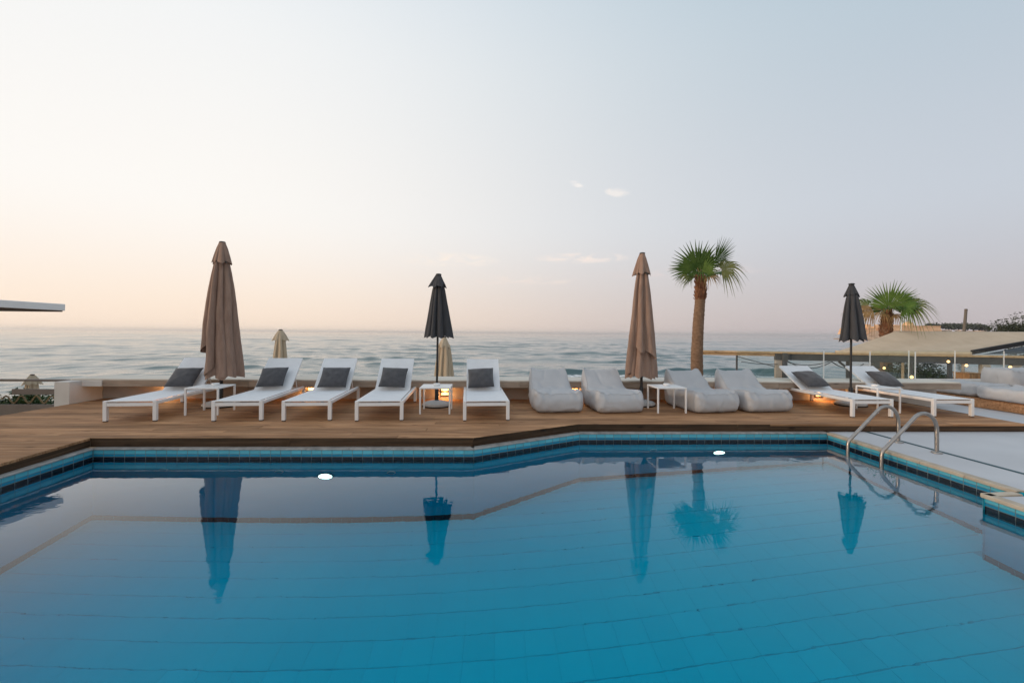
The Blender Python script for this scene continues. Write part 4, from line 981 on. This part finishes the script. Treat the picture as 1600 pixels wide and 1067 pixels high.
# loose cables looped under the beam
def sag(a, b, d, k=14): return [Vector(a).lerp(Vector(b), q / k) - Vector((0, 0, d * 4 * (q / k) * (1 - q / k))) for q in range(k + 1)]
for q, (x0, z0, x1, z1, d, lab) in enumerate(((8.0, .46, 9.0, .40, .03, 'thin black cable running to the first bar post'), (9.2, .50, 10.35, .53, .12, 'black cable sagging under the beam right of the first bar post'), (9.25, .52, 10.4, .52, .22, 'lowest black cable loop hanging under the bar beam'),
                                             (10.4, .53, 10.9, .32, .06, 'black cable dropping to the second bar post'), (10.4, .52, 11.2, .48, .17, 'black cable loop just behind the dark parasol pole'), (11.5, .36, 12.1, .56, .03, 'black cable rising from the bulb by the palm trunk'))):
    a, b = bpt(on(x0), z0, -.1 - .01 * q), bpt(on(x1), z1, -.1 - .01 * q)
    t = MB().tube(sag(a, b, d), .012, 6).build('cable', 'cable'); tag(t, lab, 'cable', 'cables under the bar beam')
st = empty('wooden_stool', (12.75, 10.95, -1.9)); tag(st, 'orange brown wooden block seen above the far daybed cushion', 'stool')
for q in range(4): MB().box(-.22 + q * .11 + .002, -.22 + (q + 1) * .11 - .002, -.2, .2, 0, 2.24, bev=.006).build('stave', 'stool_wood', st)
MB().box(-.23, .23, -.21, .21, 2.2402, 2.262, bev=.005).build('top_board', 'stool_wood', st)

# ------------------------------------------------------------------ leafy plants
def leafy(name, loc, ext, nleaf, size, mat, label, cat, seed, blobs=9, stems=True):
    t = empty(name, loc); tag(t, label, cat); g = random.Random(seed); b = MB()
    cs = [(Vector((g.uniform(-1, 1) * ext[0], g.uniform(-1, 1) * ext[1], ext[2] * g.uniform(.25, .85))), g.uniform(.3, .55)) for _ in range(blobs)]
    for q in range(nleaf):
        c, r = g.choice(cs); d = Vector((g.gauss(0, 1), g.gauss(0, 1), g.gauss(0, 1))).normalized() * (g.random() ** .4) * r * ext[2]
        p = c + d; p.z = max(.05, p.z); e = Euler((g.uniform(-1, 1), g.uniform(-1, 1), g.uniform(0, 6.3))).to_matrix(); s = size * g.uniform(.6, 1.4)
        b.add([p + e @ Vector(v) for v in ((0, 0, 0), (s * .28, s * .5, .1 * s), (0, s, 0), (-s * .28, s * .5, .1 * s))], [(0, 1, 2), (0, 2, 3)])
    b.build('foliage', mat, t)
    if stems:
        s_ = MB()
        for c, r in cs: s_.tube([(c.x * .2, c.y * .2, -.2), (c.x * .6, c.y * .6, c.z * .5), tuple(c)], [.02, .014, .006], 6)
        s_.build('stems', 'petiole', t)
leafy('shrub', (13.35, 13.0, -1.5), (.55, .3, 1.75), 24000, .07, 'leaf_green', 'round dark green shrub under the bar beam at right', 'shrub', 3, 12)
# left side: railing, rope, hedge, canopy
rl = empty('railing', (-9, 8.75, -.6)); tag(rl, 'grey timber railing with flat boards at the far left beside the bench end', 'railing')
def rbox(nm, x0, x1, y0, y1, z0, z1, mat='rail_grey'): return MB().box(x0 + 9, x1 + 9, y0 - 8.75, y1 - 8.75, z0 + .6, z1 + .6, bev=.005).build(nm, mat, rl)
rbox('top_rail', -13.5, -7.93, 8.70, 8.80, .285, .325); rbox('middle_board', -9.62, -7.93, 8.74, 8.78, .02, .13); rbox('lower_board', -13.5, -8.6, 8.70, 8.74, -.42, -.17)
for x in (-8.62, -10.6, -12.6): rbox('post', x - .05, x + .05, 8.742, 8.82, -2.5, .284)
zz = []
for q in range(60): zz.append((-9.95 + q * .034, 8.88, -.10 + .075 * math.sin(q * .72)))
tag(MB().tube(zz, .014, 7).build('rope', 'rope'), 'tan rope strung in zigzag loops below the grey railing', 'rope')
leafy('hedge', (-9.9, 9.6, -1.15), (1.1, .28, 1.0), 14000, .08, 'leaf_green', 'low dark green hedge behind the zigzag rope at far left', 'hedge', 12, 24)
cw = empty('covered_lounger', (-11.4, 9.9, -2.6)); tag(cw, 'white cloth covered block behind the railing at the far left edge', 'lounger')
MB().box(-2.4, -.28, -.4, .5, 2.3, 2.62, bev=.05).build('mattress', 'white_cloth', cw); MB().box(-2.3, -.34, -.35, .45, 0, 2.298, bev=.02).build('base_block', 'plaster', cw)
cn = empty('roof_canopy', (-11.5, 6, -2.6)); tag(cn, 'flat light grey roof slab entering at the left edge above the sea', 'canopy')
MB().box(-6, 2.38, -6, 3.27, 4.315, 4.455, bev=.008).build('roof_slab', 'canopy_grey', cn)
MB().box(-6, 2.35, -6, 3.24, 4.29, 4.3145).build('soffit', 'brown_ceiling', cn)
for x, yv in ((-3.5, 3.0), (-3.5, -1)): MB().box(x - .1, x + .1, yv - .1, yv + .1, 0, 4.3095, bev=.01).build('column', 'canopy_grey', cn)

# ------------------------------------------------------------------ far headland with the fort
def head_z(x, y):
    u = sstep(.885, .918, x / y); v = sstep(575, 615, y); z = 13.0 * u * v
    z += 2.2 * mnoise.noise(Vector((x * .03, y * .03, 0))) * u * v + 1.6 * mnoise.noise(Vector((x * .09, y * .09, 3))) * u * v
    z -= 2.0 * sstep(660, 700, x) * v * (1 if y < 640 else .2)
    return SEA - 1.0 + z + 1.6 * sstep(.805, .83, x / y) * sstep(572, 580, y)
grid_sheet('hill', list(np.linspace(470, 1400, 190)), list(np.linspace(560, 900, 50)), head_z, 'hill_rock')
fort = empty('fort', (620, 612, 6)); tag(fort, 'sandstone fort wall with small dome on the distant headland', 'fort')
def wallblk(nm, x0, x1, y0, y1, z0, z1, mat, bat=2.0):
    vs = [(x0 - bat, y0 - bat, z0), (x1 + bat, y0 - bat, z0), (x1 + bat, y1, z0), (x0 - bat, y1, z0), (x0, y0, z1), (x1, y0, z1), (x1, y1, z1), (x0, y1, z1)]
    MB().add(vs, [(0, 3, 2, 1), (4, 5, 6, 7), (0, 1, 5, 4), (1, 2, 6, 5), (2, 3, 7, 6), (3, 0, 4, 7)]).build(nm, mat, fort)
wallblk('curtain_wall', -40, 47, 0, 60, 0, 10.2, 'fort_stone'); wallblk('parapet_wall', -40.5, 47.5, -.5, 4, 10.2, 11.6, 'fort_stone', 0)
wallblk('bastion', -75, -42, 6, 40, -2, 7.5, 'fort_stone', 4); wallblk('keep', -6, 10, 20, 40, 10, 13.2, 'fort_stone', .5)
MB().lathe([(7.2, 0), (7.4, 1.2), (7.0, 4.0), (5.4, 6.6), (2.8, 8.2), (0.2, 8.8)], 24, (27, 30, 10.2)).build('dome', 'fort_stone', fort)
wallblk('dome_base', 18, 36, 20, 42, 9, 11.8, 'fort_stone', .2)
for q, (x, w, h) in enumerate(((-62, 5, 3), (-20, 4, 2), (-47, 6, 2.5))): wallblk('turret', x, x + w, 4, 10, 8 if q == 1 else 6, 11.8 + h * .4, 'fort_stone', .2)
g = random.Random(4); ft = MB()
def clump(b, c, rx, rz_, nleaf, s):
    for q in range(nleaf):
        d = Vector((g.gauss(0, .55), g.gauss(0, .55), g.gauss(0, .5))); p = Vector((c[0] + d.x * rx, c[1] + d.y * rx, c[2] + d.z * rz_)); e = Euler((g.uniform(-1.5, 1.5), g.uniform(-1.5, 1.5), g.uniform(0, 6))).to_matrix(); k = s * g.uniform(.6, 1.4)
        b.add([p + e @ Vector(v) for v in ((-k, -k * .6, 0), (k, -k * .7, 0), (k * .8, k, .3 * k), (-k * .7, k * .8, .2 * k))], [(0, 1, 2, 3)])
for q in range(46): clump(ft, (704 + q * 1.55 + g.uniform(-1, 1), 640 + g.uniform(-6, 6), 17.5 + g.uniform(-1.2, 1.8) - (max(0, q - 38) * .5)), 4.5, 3.4, 60, 1.0)
for q in range(8): clump(ft, (674 + q * 2.4, 640, 17.5 + g.uniform(-.5, 1.8)), 3.5, 3.6, 50, .9)
for q in range(26): clump(ft, (788 + q * 2.4, 632 + g.uniform(-6, 6), 15 + g.uniform(-2, 2)), 4.5, 4.5, 60, 1.0)
tag(ft.build('wood', 'far_tree'), 'dark far off line of trees on the headland', 'trees', kind='stuff')
for q, (x, w, h, lab) in enumerate(((703, 8, 4, 'tiny white house at the foot of the leaning mast'), (716, 10, 3, 'tiny low white house right of the leaning mast'), (735, 8, 3.5, 'tiny white house below the dark tree line'), (681, 8, 4, 'tiny grey house beside the fort corner'))):
    t = empty('house', (x, 612, 7)); tag(t, lab, 'house', 'tiny houses on the headland')
    MB().box(-w / 2, w / 2, 0, 8, -6, h).build('wall', 'white_house', t); MB().box(-w / 2 - .3, w / 2 + .3, -.3, 8.3, h, h + .5).build('roof', 'fort_stone', t)
    for s in (-.25, .25): MB().box(w * s - .6, w * s + .6, -.06, -.005, h * .35, h * .7).build('window', 'black_board', t)
def post(name, a, b, r, mat, lab, cat):
    t = empty(name, a); tag(t, lab, cat); d = Vector(b) - Vector(a)
    MB().tube([(0, 0, 0), d * .5, d], [r, r * .9, r * .75], 10).build('shaft', mat, t)
    MB().lathe([(r * .7, -r * .5), (r * .85, -r * .3), (r * .85, r * .3), (r * .3, r * .5)], 12, d).build('cap', mat, t); return t
pm = post('mast', (92.2, 80, -3), (92.3, 80, 6.75), .30, 'pole_wood', 'leaning weathered mast standing before the headland trees', 'mast')
pm.rotation_euler = (0, .07, 0); pm.location.x -= .55
post('flagpole', (29.75, 30, -3), (29.7, 30, 3.2), .036, 'white_metal', 'thin white flagpole behind the shorter palm', 'flagpole')
leafy('far_tree', (96.0, 75, -2), (2.0, 1.5, 6.0), 2600, .36, 'far_tree', 'dark spiky treetop at the right picture edge on the headland', 'tree', 21, 5)
# ------------------------------------------------------------------ sea haze
hm = bpy.data.materials.new('haze_air'); hm.use_nodes = True; hn = hm.node_tree.nodes; hn.clear()
ho = hn.new('ShaderNodeOutputMaterial'); hv = hn.new('ShaderNodeVolumePrincipled'); hv.inputs['Color'].default_value = (1, .985, .975, 1); hv.inputs['Density'].default_value = .00010; hv.inputs['Anisotropy'].default_value = .5
hm.node_tree.links.new(hv.outputs[0], ho.inputs['Volume'])
hz = MB().box(-15500, 15500, -3500, 15500, -9, 32).build("haze", hm); tag(hz, kind='stuff')
